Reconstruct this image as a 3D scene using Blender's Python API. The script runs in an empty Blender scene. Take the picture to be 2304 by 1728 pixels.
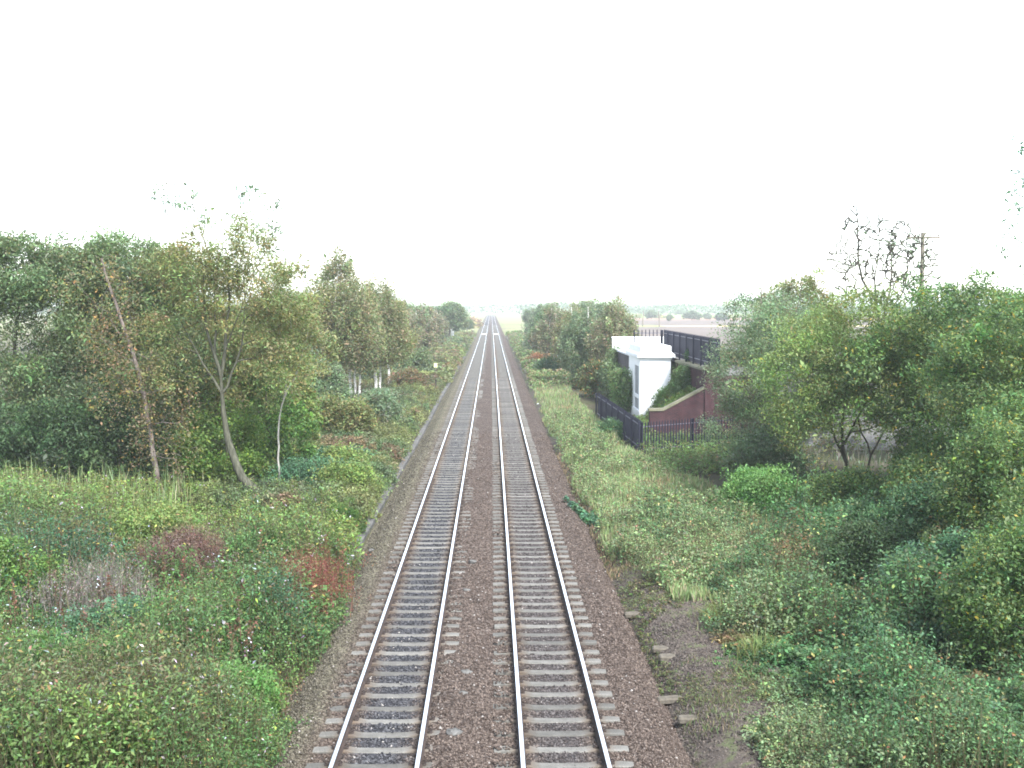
import bpy, math, random
import numpy as np
from mathutils import Vector, Matrix

rng = np.random.default_rng(7)
random.seed(7)
SC = bpy.context.scene
COL = SC.collection
PI = math.pi

# ------------------------------------------------------------------ camera
CAM_Z = 8.2
cam_d = bpy.data.cameras.new("camera")
cam_d.sensor_width = 36.0
cam_d.lens = 37.97
cam_d.clip_start = 0.1
cam_d.clip_end = 12000
cam = bpy.data.objects.new("camera", cam_d)
COL.objects.link(cam)
cam.location = (0, 0, CAM_Z)
cam.rotation_euler = (math.radians(90 - 4.17), 0, math.radians(-1.1))
SC.camera = cam

# ------------------------------------------------------------------ light
SUN_EL, SUN_AZ = math.radians(48), math.radians(150)     # azimuth clockwise from +Y
world = bpy.data.worlds.new("World")
SC.world = world
world.use_nodes = True
wt = world.node_tree
wt.nodes.clear()
sky = wt.nodes.new("ShaderNodeTexSky")
sky.sky_type = 'NISHITA'
sky.sun_disc = False
sky.sun_elevation = SUN_EL
sky.sun_rotation = SUN_AZ
sky.air_density = 1.0
sky.dust_density = 0.4
sky.ozone_density = 1.0
hs = wt.nodes.new("ShaderNodeHueSaturation")             # an overcast sky is nearly colourless
hs.inputs["Saturation"].default_value = 0.5
bgn = wt.nodes.new("ShaderNodeBackground")
bgn.inputs["Strength"].default_value = 0.15
wo = wt.nodes.new("ShaderNodeOutputWorld")
wt.links.new(sky.outputs[0], hs.inputs["Color"])
wt.links.new(hs.outputs[0], bgn.inputs["Color"])
wt.links.new(bgn.outputs[0], wo.inputs["Surface"])

sun_d = bpy.data.lights.new("sun", 'SUN')
sun_d.energy = 2.7
sun_d.angle = math.radians(14)
sun_d.color = (1.0, 0.985, 0.96)
sun = bpy.data.objects.new("sun", sun_d)
COL.objects.link(sun)
sd = Vector((math.sin(SUN_AZ) * math.cos(SUN_EL), math.cos(SUN_AZ) * math.cos(SUN_EL), math.sin(SUN_EL)))
sun.rotation_euler = sd.to_track_quat('Z', 'Y').to_euler()
sun.location = (20, -30, 60)

SC.view_settings.view_transform = 'Standard'
SC.view_settings.look = 'None'
SC.view_settings.exposure = 2.05
SC.view_settings.gamma = 1.0
SC.render.engine = 'CYCLES'
cy = SC.cycles
cy.filter_width = 1.75
cy.use_denoising = True
cy.max_bounces = 7
cy.diffuse_bounces = 4
cy.glossy_bounces = 3
cy.transmission_bounces = 4
cy.transparent_max_bounces = 6
cy.volume_bounces = 1
cy.use_adaptive_sampling = True
cy.adaptive_threshold = 0.015
cy.sample_clamp_indirect = 6.0

# ------------------------------------------------------------------ helpers
def tag(o, label=None, cat=None, group=None, kind=None):
    if label: o["label"] = label
    if cat: o["category"] = cat
    if group: o["group"] = group
    if kind: o["kind"] = kind
    return o

def empty(name, loc=(0, 0, 0), rz=0.0):
    o = bpy.data.objects.new(name, None)
    o.empty_display_size = 0.2
    o.location = loc
    o.rotation_euler = (0, 0, rz)
    COL.objects.link(o)
    return o

def copy_tree(o, parent=None):
    c = o.copy()
    COL.objects.link(c)
    if parent: c.parent = parent
    for ch in list(o.children):
        copy_tree(ch, c)
    return c

class MB:
    """collects geometry for ONE mesh object"""
    def __init__(self):
        self.v, self.f, self.mi, self.n = [], [], [], 0
    def add(self, verts, faces, mi=0):
        b = self.n
        self.v.extend([tuple(map(float, p)) for p in verts])
        self.f.extend([tuple(i + b for i in f) for f in faces])
        self.mi.extend([mi] * len(faces))
        self.n += len(verts)
    def box(self, x0, y0, z0, x1, y1, z1, mi=0, bev=0.0):
        if bev <= 0:
            v = [(x0,y0,z0),(x1,y0,z0),(x1,y1,z0),(x0,y1,z0),(x0,y0,z1),(x1,y0,z1),(x1,y1,z1),(x0,y1,z1)]
            self.add(v, [(0,3,2,1),(4,5,6,7),(0,1,5,4),(1,2,6,5),(2,3,7,6),(3,0,4,7)], mi)
        else:
            b = bev
            v = []
            for (z, i) in ((z0, 0), (z1 - b, 0), (z1, b)):
                v += [(x0+i+b,y0+i,z),(x1-i-b,y0+i,z),(x1-i,y0+i+b,z),(x1-i,y1-i-b,z),(x1-i-b,y1-i,z),(x0+i+b,y1-i,z),(x0+i,y1-i-b,z),(x0+i,y0+i+b,z)]
            f = []
            for r in (0, 1):
                for k in range(8):
                    a, c = r*8+k, r*8+(k+1) % 8
                    f.append((a, c, c+8, a+8))
            f += [tuple(range(16, 24)), tuple(range(7, -1, -1))]
            self.add(v, f, mi)
    def prism(self, poly, axis, a, b, mi=0):
        """extrude a 2-D polygon along axis ('x','y','z') from a to b"""
        n = len(poly)
        def P(p, t):
            return {'x': (t, p[0], p[1]), 'y': (p[0], t, p[1]), 'z': (p[0], p[1], t)}[axis]
        v = [P(p, a) for p in poly] + [P(p, b) for p in poly]
        f = [(i, (i+1) % n, (i+1) % n + n, i+n) for i in range(n)]
        f += [tuple(range(n-1, -1, -1)), tuple(range(n, 2*n))]
        self.add(v, f, mi)
    def tube(self, pts, rad, sides=6, mi=0, cap=True):
        P = np.asarray(pts, float); R = np.asarray(rad, float)
        if R.ndim == 0: R = np.full(len(P), float(R))
        T = np.gradient(P, axis=0)
        T /= np.linalg.norm(T, axis=1)[:, None] + 1e-9
        ref = np.array([0.31, 0.95, 0.05])
        A = np.cross(T, ref); A /= np.linalg.norm(A, axis=1)[:, None] + 1e-9
        B = np.cross(T, A)
        th = np.arange(sides) * 2 * PI / sides
        ring = P[:, None] + R[:, None, None] * (A[:, None] * np.cos(th)[None, :, None] + B[:, None] * np.sin(th)[None, :, None])
        v = ring.reshape(-1, 3)
        f = []
        for i in range(len(P) - 1):
            for k in range(sides):
                k2 = (k + 1) % sides
                f.append((i*sides+k, i*sides+k2, (i+1)*sides+k2, (i+1)*sides+k))
        if cap:
            f.append(tuple(range(sides-1, -1, -1)))
            f.append(tuple((len(P)-1)*sides + k for k in range(sides)))
        self.add(v, f, mi)
    def build(self, name, mats, parent=None, smooth=False, loc=None):
        me = bpy.data.meshes.new(name)
        me.from_pydata(self.v, [], self.f)
        for m in (mats if isinstance(mats, (list, tuple)) else [mats]):
            me.materials.append(m)
        if any(self.mi):
            me.polygons.foreach_set("material_index", self.mi)
        if smooth:
            me.polygons.foreach_set("use_smooth", [True] * len(me.polygons))
        me.update()
        o = bpy.data.objects.new(name, me)
        COL.objects.link(o)
        if parent: o.parent = parent
        if loc is not None: o.location = loc
        return o

def np_mesh(name, V, k, mat, C=None, parent=None, faces=None, smooth=False):
    """V (N,3): consecutive k-gons, or faces (F,k) of indices; C (N,3) vertex colours"""
    me = bpy.data.meshes.new(name)
    V = np.ascontiguousarray(V, dtype=np.float32)
    n = len(V)
    idx = np.arange(n, dtype=np.int32) if faces is None else np.ascontiguousarray(faces, dtype=np.int32).ravel()
    nf = len(idx) // k
    me.vertices.add(n)
    me.vertices.foreach_set("co", V.ravel())
    me.loops.add(len(idx))
    me.loops.foreach_set("vertex_index", idx)
    me.polygons.add(nf)
    me.polygons.foreach_set("loop_start", np.arange(0, len(idx), k, dtype=np.int32))
    try:
        me.polygons.foreach_set("loop_total", np.full(nf, k, dtype=np.int32))
    except Exception:
        pass
    if smooth:
        me.polygons.foreach_set("use_smooth", np.ones(nf, dtype=bool))
    me.update(calc_edges=True)
    if C is not None:
        a = me.color_attributes.new("Col", 'FLOAT_COLOR', 'POINT')
        cc = np.ones((n, 4), dtype=np.float32); cc[:, :3] = C
        a.data.foreach_set("color", cc.ravel())
    me.materials.append(mat)
    o = bpy.data.objects.new(name, me)
    COL.objects.link(o)
    if parent: o.parent = parent
    return o

_NG = rng.random((64, 64))
def vnoise(x, y, s):
    """smooth value noise in 0..1, numpy"""
    x = np.asarray(x, float) / s + 100; y = np.asarray(y, float) / s + 100
    ix, iy = np.floor(x).astype(int), np.floor(y).astype(int)
    fx, fy = x - ix, y - iy
    fx = fx*fx*(3-2*fx); fy = fy*fy*(3-2*fy)
    g = lambda a, b: _NG[a % 64, b % 64]
    return (g(ix,iy)*(1-fx)+g(ix+1,iy)*fx)*(1-fy)+(g(ix,iy+1)*(1-fx)+g(ix+1,iy+1)*fx)*fy

def sstep(a, b, x):
    t = np.clip((np.asarray(x, float) - a) / (b - a), 0, 1)
    return t*t*(3-2*t)

# ------------------------------------------------------------------ materials
class NT:
    def __init__(self, name):
        self.m = bpy.data.materials.new(name); self.m.use_nodes = True
        self.t = self.m.node_tree; self.t.nodes.clear()
        self.out = self.t.nodes.new("ShaderNodeOutputMaterial")
        self.b = self.t.nodes.new("ShaderNodeBsdfPrincipled")
        self.t.links.new(self.b.outputs[0], self.out.inputs["Surface"])
        self.co = self.t.nodes.new("ShaderNodeTexCoord")
    def n(self, typ, **kw):
        nd = self.t.nodes.new(typ)
        for k, v in kw.items(): setattr(nd, k, v)
        return nd
    def l(self, a, b): self.t.links.new(a, b)
    def noise(self, scale, detail=4, rough=0.6, vec=None, stretch=None):
        nd = self.n("ShaderNodeTexNoise")
        nd.inputs["Scale"].default_value = scale
        nd.inputs["Detail"].default_value = detail
        nd.inputs["Roughness"].default_value = rough
        src = vec or self.co.outputs["Object"]
        if stretch:
            mp = self.n("ShaderNodeMapping"); mp.inputs["Scale"].default_value = stretch
            self.l(src, mp.inputs[0]); src = mp.outputs[0]
        self.l(src, nd.inputs["Vector"])
        return nd.outputs["Fac"]
    def ramp(self, fac, stops, interp='LINEAR'):
        r = self.n("ShaderNodeValToRGB"); r.color_ramp.interpolation = interp
        e = r.color_ramp.elements
        while len(e) < len(stops): e.new(0.5)
        for i, (p, c) in enumerate(stops):
            e[i].position = p
            e[i].color = (c, c, c, 1) if isinstance(c, (int, float)) else (*c, 1)
        self.l(fac, r.inputs[0])
        return r.outputs[0]
    def mix(self, fac, a, b, mode='MIX'):
        x = self.n("ShaderNodeMix"); x.data_type = 'RGBA'; x.blend_type = mode
        for sock, val in ((x.inputs[0], fac), (x.inputs[6], a), (x.inputs[7], b)):
            if isinstance(val, (int, float)): sock.default_value = val
            elif isinstance(val, tuple): sock.default_value = (*val, 1)
            else: self.l(val, sock)
        return x.outputs[2]
    def math(self, op, a, b=0.0, c=None):
        x = self.n("ShaderNodeMath"); x.operation = op
        for i, v in enumerate((a, b) if c is None else (a, b, c)):
            if isinstance(v, (int, float)): x.inputs[i].default_value = v
            else: self.l(v, x.inputs[i])
        return x.outputs[0]
    def bump(self, h, strength=0.5, dist=0.02):
        x = self.n("ShaderNodeBump"); x.inputs["Strength"].default_value = strength
        x.inputs["Distance"].default_value = dist
        self.l(h, x.inputs["Height"]); self.l(x.outputs[0], self.b.inputs["Normal"])
    def base(self, c, rough=0.85, spec=0.3, metal=0.0):
        if isinstance(c, tuple): self.b.inputs["Base Color"].default_value = (*c, 1)
        else: self.l(c, self.b.inputs["Base Color"])
        self.b.inputs["Roughness"].default_value = rough
        self.b.inputs["Specular IOR Level"].default_value = spec
        self.b.inputs["Metallic"].default_value = metal
        return self.m

def leaf_material(name, transl=0.4, rough=0.55, spec=0.25):
    k = NT(name)
    at = k.n("ShaderNodeAttribute"); at.attribute_name = "Col"
    k.base(at.outputs["Color"], rough, spec)
    tr = k.n("ShaderNodeBsdfTranslucent")
    k.l(k.mix(0.5, at.outputs["Color"], (1.0, 1.0, 0.55), 'MULTIPLY'), tr.inputs["Color"])
    mx = k.n("ShaderNodeMixShader"); mx.inputs[0].default_value = transl
    k.l(k.b.outputs[0], mx.inputs[1]); k.l(tr.outputs[0], mx.inputs[2])
    k.l(mx.outputs[0], k.out.inputs["Surface"])
    return k.m

M = {}
M['leaf'] = leaf_material('leaf')
M['grass'] = leaf_material('grass_blade', 0.3, 0.6, 0.25)
M['dry'] = leaf_material('dry_stalk', 0.15, 0.8, 0.15)

def bark(name, a, b, c, sc=9):
    k = NT(name)
    n1 = k.noise(sc, 5, 0.65, stretch=(1, 1, 0.25))
    col = k.ramp(n1, [(0.3, a), (0.52, b), (0.75, c)])
    k.bump(n1, 0.6, 0.03)
    return k.base(col, 0.9, 0.15)
M['bark'] = bark('bark', (0.05,0.045,0.035), (0.12,0.105,0.08), (0.22,0.2,0.16))
M['pale_bark'] = bark('pale_bark', (0.032,0.032,0.024), (0.07,0.07,0.05), (0.125,0.122,0.09))
M['dark_bark'] = bark('dark_bark', (0.025,0.022,0.018), (0.06,0.052,0.04), (0.11,0.1,0.075))
M['pink_bark'] = bark('pink_bark', (0.05,0.038,0.033), (0.15,0.122,0.108), (0.26,0.23,0.205), 7)
def birch_bark():
    k = NT('birch_bark')
    n1 = k.noise(3.2, 5, 0.7, stretch=(1.2, 1.2, 2.4))
    col = k.ramp(n1, [(0.0, (0.06,0.05,0.045)), (0.4, (0.1,0.085,0.075)), (0.47, (0.62,0.6,0.55)), (1.0, (0.78,0.76,0.7))])
    return k.base(col, 0.75, 0.2)
M['birch'] = birch_bark()
M['silver_bark'] = bark('silver_bark', (0.12,0.11,0.095), (0.3,0.285,0.25), (0.45,0.43,0.38), 7)

def rgbf(node_col): return node_col

def ground_mat():
    k = NT('earth_and_grass')
    n1 = k.noise(0.22, 6, 0.65); n2 = k.noise(2.6, 6, 0.7); n3 = k.noise(0.012, 4, 0.6)
    c1 = k.ramp(n2, [(0.25, (0.025,0.023,0.014)), (0.5, (0.05,0.055,0.025)), (0.75, (0.085,0.095,0.04))])
    c2 = k.ramp(n2, [(0.25, (0.035,0.03,0.022)), (0.6, (0.075,0.065,0.042))])
    c = k.mix(k.ramp(n1, [(0.4, 0.0), (0.6, 1.0)]), c1, c2)
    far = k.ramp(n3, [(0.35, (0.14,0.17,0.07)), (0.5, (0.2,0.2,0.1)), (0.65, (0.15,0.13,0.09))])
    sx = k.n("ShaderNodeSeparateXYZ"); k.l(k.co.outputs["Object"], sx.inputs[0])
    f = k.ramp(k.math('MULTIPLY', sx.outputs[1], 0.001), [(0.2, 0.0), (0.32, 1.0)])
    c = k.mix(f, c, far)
    k.bump(n2, 0.6, 0.05)
    return k.base(c, 0.95, 0.1)
M['ground'] = ground_mat()

def ballast_mat(name, stone=False):
    k = NT(name)
    if stone:
        at = k.n("ShaderNodeAttribute"); at.attribute_name = "Col"
        n = k.noise(60, 3)
        c = k.mix(0.35, at.outputs["Color"], k.ramp(n, [(0.3, 0.3), (0.7, 1.6)]), 'MULTIPLY')
        return k.base(c, 0.9, 0.25)
    vo = k.n("ShaderNodeTexVoronoi"); vo.inputs["Scale"].default_value = 19
    k.l(k.co.outputs["Object"], vo.inputs["Vector"])
    sp = k.n("ShaderNodeSeparateColor"); k.l(vo.outputs["Color"], sp.inputs[0])
    brown = k.ramp(sp.outputs[0], [(0.0, (0.03,0.021,0.017)), (0.45, (0.074,0.056,0.046)), (0.8, (0.128,0.1,0.083)), (1.0, (0.2,0.165,0.14))])
    grey = k.ramp(sp.outputs[1], [(0.0, (0.015,0.015,0.018)), (0.5, (0.045,0.045,0.05)), (0.85, (0.085,0.084,0.09)), (1.0, (0.17,0.17,0.17))])
    olive = k.ramp(sp.outputs[2], [(0.0, (0.05,0.046,0.03)), (0.6, (0.13,0.118,0.08)), (1.0, (0.24,0.22,0.16))])
    sx = k.n("ShaderNodeSeparateXYZ"); k.l(k.co.outputs["Object"], sx.inputs[0])
    wob = k.math('MULTIPLY_ADD', k.noise(0.5, 4), 0.5, k.math('ADD', sx.outputs[0], -0.25))
    d1 = k.math('ABSOLUTE', k.math('ADD', wob, 2.06))
    f1 = k.ramp(d1, [(0.45, 1.0), (0.72, 0.0)])
    d2 = k.math('ABSOLUTE', k.math('ADD', wob, -1.30))
    f2 = k.ramp(d2, [(0.4, 0.55), (0.75, 0.0)])
    f3 = k.ramp(k.math('ADD', k.math('MULTIPLY', wob, -1.0), -3.0), [(0.1, 0.0), (0.6, 1.0)])
    c = k.mix(f3, brown, olive)
    c = k.mix(f1, c, grey)
    c = k.mix(f2, c, grey)
    c = k.mix(1.0, c, k.ramp(k.noise(0.8, 5, 0.7), [(0.3, 0.6), (0.7, 1.05)]), 'MULTIPLY')
    k.bump(vo.outputs["Distance"], 1.0, 0.04)
    return k.base(c, 0.95, 0.12)
M['ballast'] = ballast_mat('ballast')
M['stone'] = ballast_mat('ballast_stone', True)

def cess_mat():
    k = NT('cess_soil')
    n1 = k.noise(1.3, 6, 0.7); n2 = k.noise(14, 4, 0.7)
    c = k.ramp(n1, [(0.3, (0.05,0.042,0.036)), (0.48, (0.085,0.07,0.058)), (0.58, (0.075,0.085,0.042)), (0.75, (0.125,0.11,0.088))])
    c = k.mix(1.0, c, k.ramp(n2, [(0.3, 0.6), (0.7, 1.35)]), 'MULTIPLY')
    k.bump(n2, 0.8, 0.03)
    return k.base(c, 0.95, 0.1)
M['cess'] = cess_mat()

def concrete(name, a, b, sc=3.0, rust=False):
    k = NT(name)
    n1 = k.noise(sc, 6, 0.7); n2 = k.noise(sc * 14, 3, 0.6)
    c = k.ramp(n1, [(0.3, a), (0.7, b)])
    c = k.mix(0.7, c, k.ramp(n2, [(0.25, 0.6), (0.7, 1.25)]), 'MULTIPLY')
    if rust:
        sx = k.n("ShaderNodeSeparateXYZ"); k.l(k.co.outputs["Object"], sx.inputs[0])
        d = k.math('ABSOLUTE', k.math('SUBTRACT', k.math('ABSOLUTE', sx.outputs[0]), 0.72))
        d = k.math('MULTIPLY_ADD', k.noise(7, 4), 0.22, d)
        f = k.ramp(d, [(0.14, 0.85), (0.42, 0.0)])
        c = k.mix(f, c, (0.1, 0.07, 0.048))
        oi = k.n("ShaderNodeObjectInfo")
        c = k.mix(1.0, c, k.ramp(oi.outputs["Random"], [(0.0, 0.72), (1.0, 1.2)]), 'MULTIPLY')
    k.bump(n2, 0.35, 0.01)
    return k.base(c, 0.9, 0.2)
M['sleeper'] = concrete('sleeper_concrete', (0.088,0.084,0.075), (0.16,0.154,0.138), 3, True)
M['trough'] = concrete('trough_concrete', (0.05,0.05,0.047), (0.15,0.145,0.135), 1.2)
M['coping'] = concrete('coping_stone', (0.1,0.105,0.06), (0.21,0.195,0.14), 1.4)
M['dark_stone'] = concrete('dark_stone', (0.04,0.035,0.04), (0.1,0.09,0.09), 0.9)
M['panel'] = concrete('panel_render', (0.2,0.21,0.21), (0.34,0.35,0.35), 2.5)

def white_mat(name='white_masonry_paint'):
    k = NT(name)
    n1 = k.noise(0.7, 6, 0.7, stretch=(1, 1, 0.4)); n2 = k.noise(9, 4, 0.6)
    sx = k.n("ShaderNodeSeparateXYZ"); k.l(k.co.outputs["Object"], sx.inputs[0])
    c = k.ramp(n1, [(0.25, (0.62,0.63,0.62)), (0.45, (0.78,0.79,0.78)), (0.8, (0.84,0.845,0.84))])
    w = k.ramp(k.math('MULTIPLY_ADD', n1, -1.1, sx.outputs[2]), [(0.0, 0.55), (0.55, 0.0)])
    c = k.mix(w, c, (0.42, 0.42, 0.38))
    k.bump(n2, 0.15, 0.01)
    return k.base(c, 0.8, 0.25)
M['white'] = white_mat()

def brick_mat():
    k = NT('red_brick')
    mp = k.n("ShaderNodeMapping"); mp.inputs["Rotation"].default_value = (math.radians(90), 0, 0)
    k.l(k.co.outputs["Object"], mp.inputs[0])
    # run the courses along x (and, on faces turned to the track, along y)
    sx = k.n("ShaderNodeSeparateXYZ"); k.l(k.co.outputs["Object"], sx.inputs[0])
    cb = k.n("ShaderNodeCombineXYZ")
    k.l(k.math('ADD', sx.outputs[0], sx.outputs[1]), cb.inputs[0]); k.l(sx.outputs[2], cb.inputs[1])
    br = k.n("ShaderNodeTexBrick")
    br.inputs["Scale"].default_value = 1.0
    br.inputs["Brick Width"].default_value = 0.225
    br.inputs["Row Height"].default_value = 0.075
    br.inputs["Mortar Size"].default_value = 0.008
    br.inputs["Color1"].default_value = (0.055, 0.018, 0.022, 1)
    br.inputs["Color2"].default_value = (0.032, 0.013, 0.017, 1)
    br.inputs["Mortar"].default_value = (0.065, 0.05, 0.05, 1)
    k.l(cb.outputs[0], br.inputs["Vector"])
    n1 = k.noise(0.9, 5, 0.7)
    c = k.mix(1.0, br.outputs["Color"], k.ramp(n1, [(0.3, 0.6), (0.7, 1.35)]), 'MULTIPLY')
    c = k.mix(k.ramp(k.noise(1.8, 5, 0.7), [(0.6, 0.0), (0.8, 0.5)]), c, (0.09, 0.075, 0.06))
    return k.base(c, 0.9, 0.2)
M['brick'] = brick_mat()

def rail_mats():
    k = NT('polished_rail')
    n1 = k.noise(1.2, 3, 0.5, stretch=(1, 0.06, 1))
    k.l(k.ramp(n1, [(0.3, 0.2), (0.7, 0.34)]), k.b.inputs["Roughness"])
    top = k.base((0.9, 0.91, 0.92), 0.2, 0.5, 1.0)
    k.l(k.ramp(n1, [(0.3, 0.2), (0.7, 0.34)]), k.b.inputs["Roughness"])
    q = NT('rusty_rail')
    side = q.base(q.ramp(q.noise(4, 5, 0.7), [(0.3, (0.025,0.02,0.018)), (0.7, (0.062,0.044,0.036))]), 0.85, 0.2)
    return top, side
M['rail_top'], M['rail_side'] = rail_mats()
def plain(name, col, rough=0.5, spec=0.4, metal=0.0, var=0.25, sc=6):
    k = NT(name)
    n = k.noise(sc, 5, 0.65)
    c = k.mix(1.0, k.mix(0.0, col, col), k.ramp(n, [(0.3, 1 - var), (0.7, 1 + var)]), 'MULTIPLY')
    return k.base(c, rough, spec, metal)
M['fence'] = plain('dark_fence_paint', (0.013, 0.014, 0.026), 0.65, 0.2)
M['fence_rail'] = plain('fence_rail_paint', (0.1, 0.1, 0.125), 0.5, 0.35)
M['clip'] = plain('rusted_clip', (0.04, 0.03, 0.026), 0.8, 0.3)
M['pole'] = plain('weathered_timber', (0.15, 0.125, 0.1), 0.9, 0.2)
M['pale_pole'] = plain('silvery_timber', (0.3, 0.29, 0.28), 0.9, 0.2)
M['porcelain'] = plain('brown_porcelain', (0.08, 0.05, 0.04), 0.25, 0.5)
M['post_white'] = plain('white_post_paint', (0.75, 0.75, 0.73), 0.6, 0.3, 0, 0.1)
M['sign_yellow'] = plain('cream_plate', (0.62, 0.58, 0.32), 0.5, 0.4, 0, 0.1)
M['dark_wood'] = plain('tarred_timber', (0.035, 0.03, 0.028), 0.85, 0.2)
M['plough'] = plain('ploughed_soil', (0.13, 0.105, 0.088), 0.95, 0.1, 0, 0.2, 0.05)
M['rust_field'] = plain('rust_stubble', (0.24, 0.15, 0.1), 0.95, 0.1, 0, 0.15, 0.05)
M['straw_field'] = plain('straw_strip', (0.5, 0.4, 0.2), 0.95, 0.1, 0, 0.15, 0.08)
M['green_field'] = plain('pasture', (0.22, 0.3, 0.1), 0.95, 0.1, 0, 0.2, 0.03)
M['litter'] = plain('white_plastic', (0.7, 0.72, 0.74), 0.5, 0.4, 0, 0.08)
M['wood_old'] = plain('old_sleeper_timber', (0.1, 0.088, 0.07), 0.95, 0.15, 0, 0.35, 8)
M['deck'] = concrete('pale_deck', (0.5,0.51,0.52), (0.62,0.63,0.64), 1.0)
M['slope'] = NT('dry_earth_slope')
_k = M['slope']; _n = _k.noise(1.6, 6, 0.75)
_k.bump(_n, 0.8, 0.08)
M['slope'] = _k.base(_k.ramp(_n, [(0.3, (0.07,0.068,0.065)), (0.55, (0.14,0.138,0.135)), (0.72, (0.11,0.115,0.075))]), 0.95, 0.1)

# ------------------------------------------------------------------ terrain
def gz(x, y):
    """ground height outside the track bed"""
    x = np.asarray(x, float); y = np.asarray(y, float)
    r = np.abs(x + 0.4)
    z = -0.62 + 0.55 * sstep(3.6, 5.2, r)
    z = z + 0.35 * (vnoise(x, y, 7.0) - 0.5) * sstep(5, 9, r)
    z = z + 0.9 * sstep(8, 20, -x) * sstep(90, 30, y) * sstep(10, 30, y)     # the left bank rises a little
    z = z + 1.0 * sstep(7, 16, x) * sstep(70, 45, y)                           # and so does the right one
    far = sstep(250, 420, np.hypot(x, y))
    return z * (1 - far) + (-0.1) * far * sstep(3, 6, r) + far * (-0.62) * (1 - sstep(3, 6, r))

def grid_sheet(name, xs, ys, zf, mat, smooth=True):
    X, Y = np.meshgrid(xs, ys)
    Z = zf(X, Y)
    V = np.stack([X, Y, Z], -1).reshape(-1, 3)
    nx, ny = len(xs), len(ys)
    i = np.arange(nx - 1)[None, :] + np.arange(ny - 1)[:, None] * nx
    F = np.stack([i, i + 1, i + nx + 1, i + nx], -1).reshape(-1, 4)
    return np_mesh(name, V, 4, mat, faces=F, smooth=smooth)

gxs = np.unique(np.concatenate([np.linspace(-30, 30, 121), np.array([-7000,-4000,-2000,-1000,-500,-250,-150,-100,-75,-60,-50,-40,-35, 35,40,50,60,75,100,150,250,500,1000,2000,4000,7000])]))
gys = np.unique(np.concatenate([np.linspace(-20, 120, 141), np.linspace(125, 300, 36), np.array([-7000,-3000,-1000,-300,-100,-40, 330,360,400,450,500,600,700,800,1000,1500,2000,3000,4500,7000])]))
tag(grid_sheet("ground", gxs, gys, gz, M['ground']), kind="structure")

TL, TR = -2.06, 1.30     # track centre lines
def bz(x, y):
    """ballast surface"""
    x = np.asarray(x, float); y = np.asarray(y, float)
    n = vnoise(x, y, 0.9) - 0.5
    z = -0.055 + 0.03 * n
    six = sstep(-1.42, -1.0, x) * sstep(0.25, -0.1, x)            # the six-foot, heaped over the near sleeper ends
    z = z + six * (0.05 + 0.09 * (vnoise(x, y, 2.2) - 0.55)) * sstep(0.35, -0.5, x)
    z = z + 0.06 * sstep(2.45, 2.8, x) * (vnoise(x, y, 3.0) - 0.2)
    z = z + sstep(-3.15, -3.45, x) * 0.03
    z = z - sstep(3.1, 4.1, x) * 0.5 - sstep(-3.7, -4.6, x) * 0.42
    return z
bxs = np.linspace(-4.75, 4.15, 60)
bys = np.unique(np.concatenate([np.linspace(8, 60, 160), np.linspace(61, 140, 80), np.linspace(150, 900, 76)]))
tag(grid_sheet("ballast_bed", bxs, bys, bz, M['ballast']), kind="structure")
def cz(x, y):
    return gz(x, y) + 0.05 + 0.08 * sstep(3.6, 4.2, x) + 0.03 * vnoise(x, y, 0.7)
tag(grid_sheet("cess_path", np.linspace(3.3, 6.4, 24), np.linspace(8, 300, 200), cz, M['cess']), kind="structure")

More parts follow.
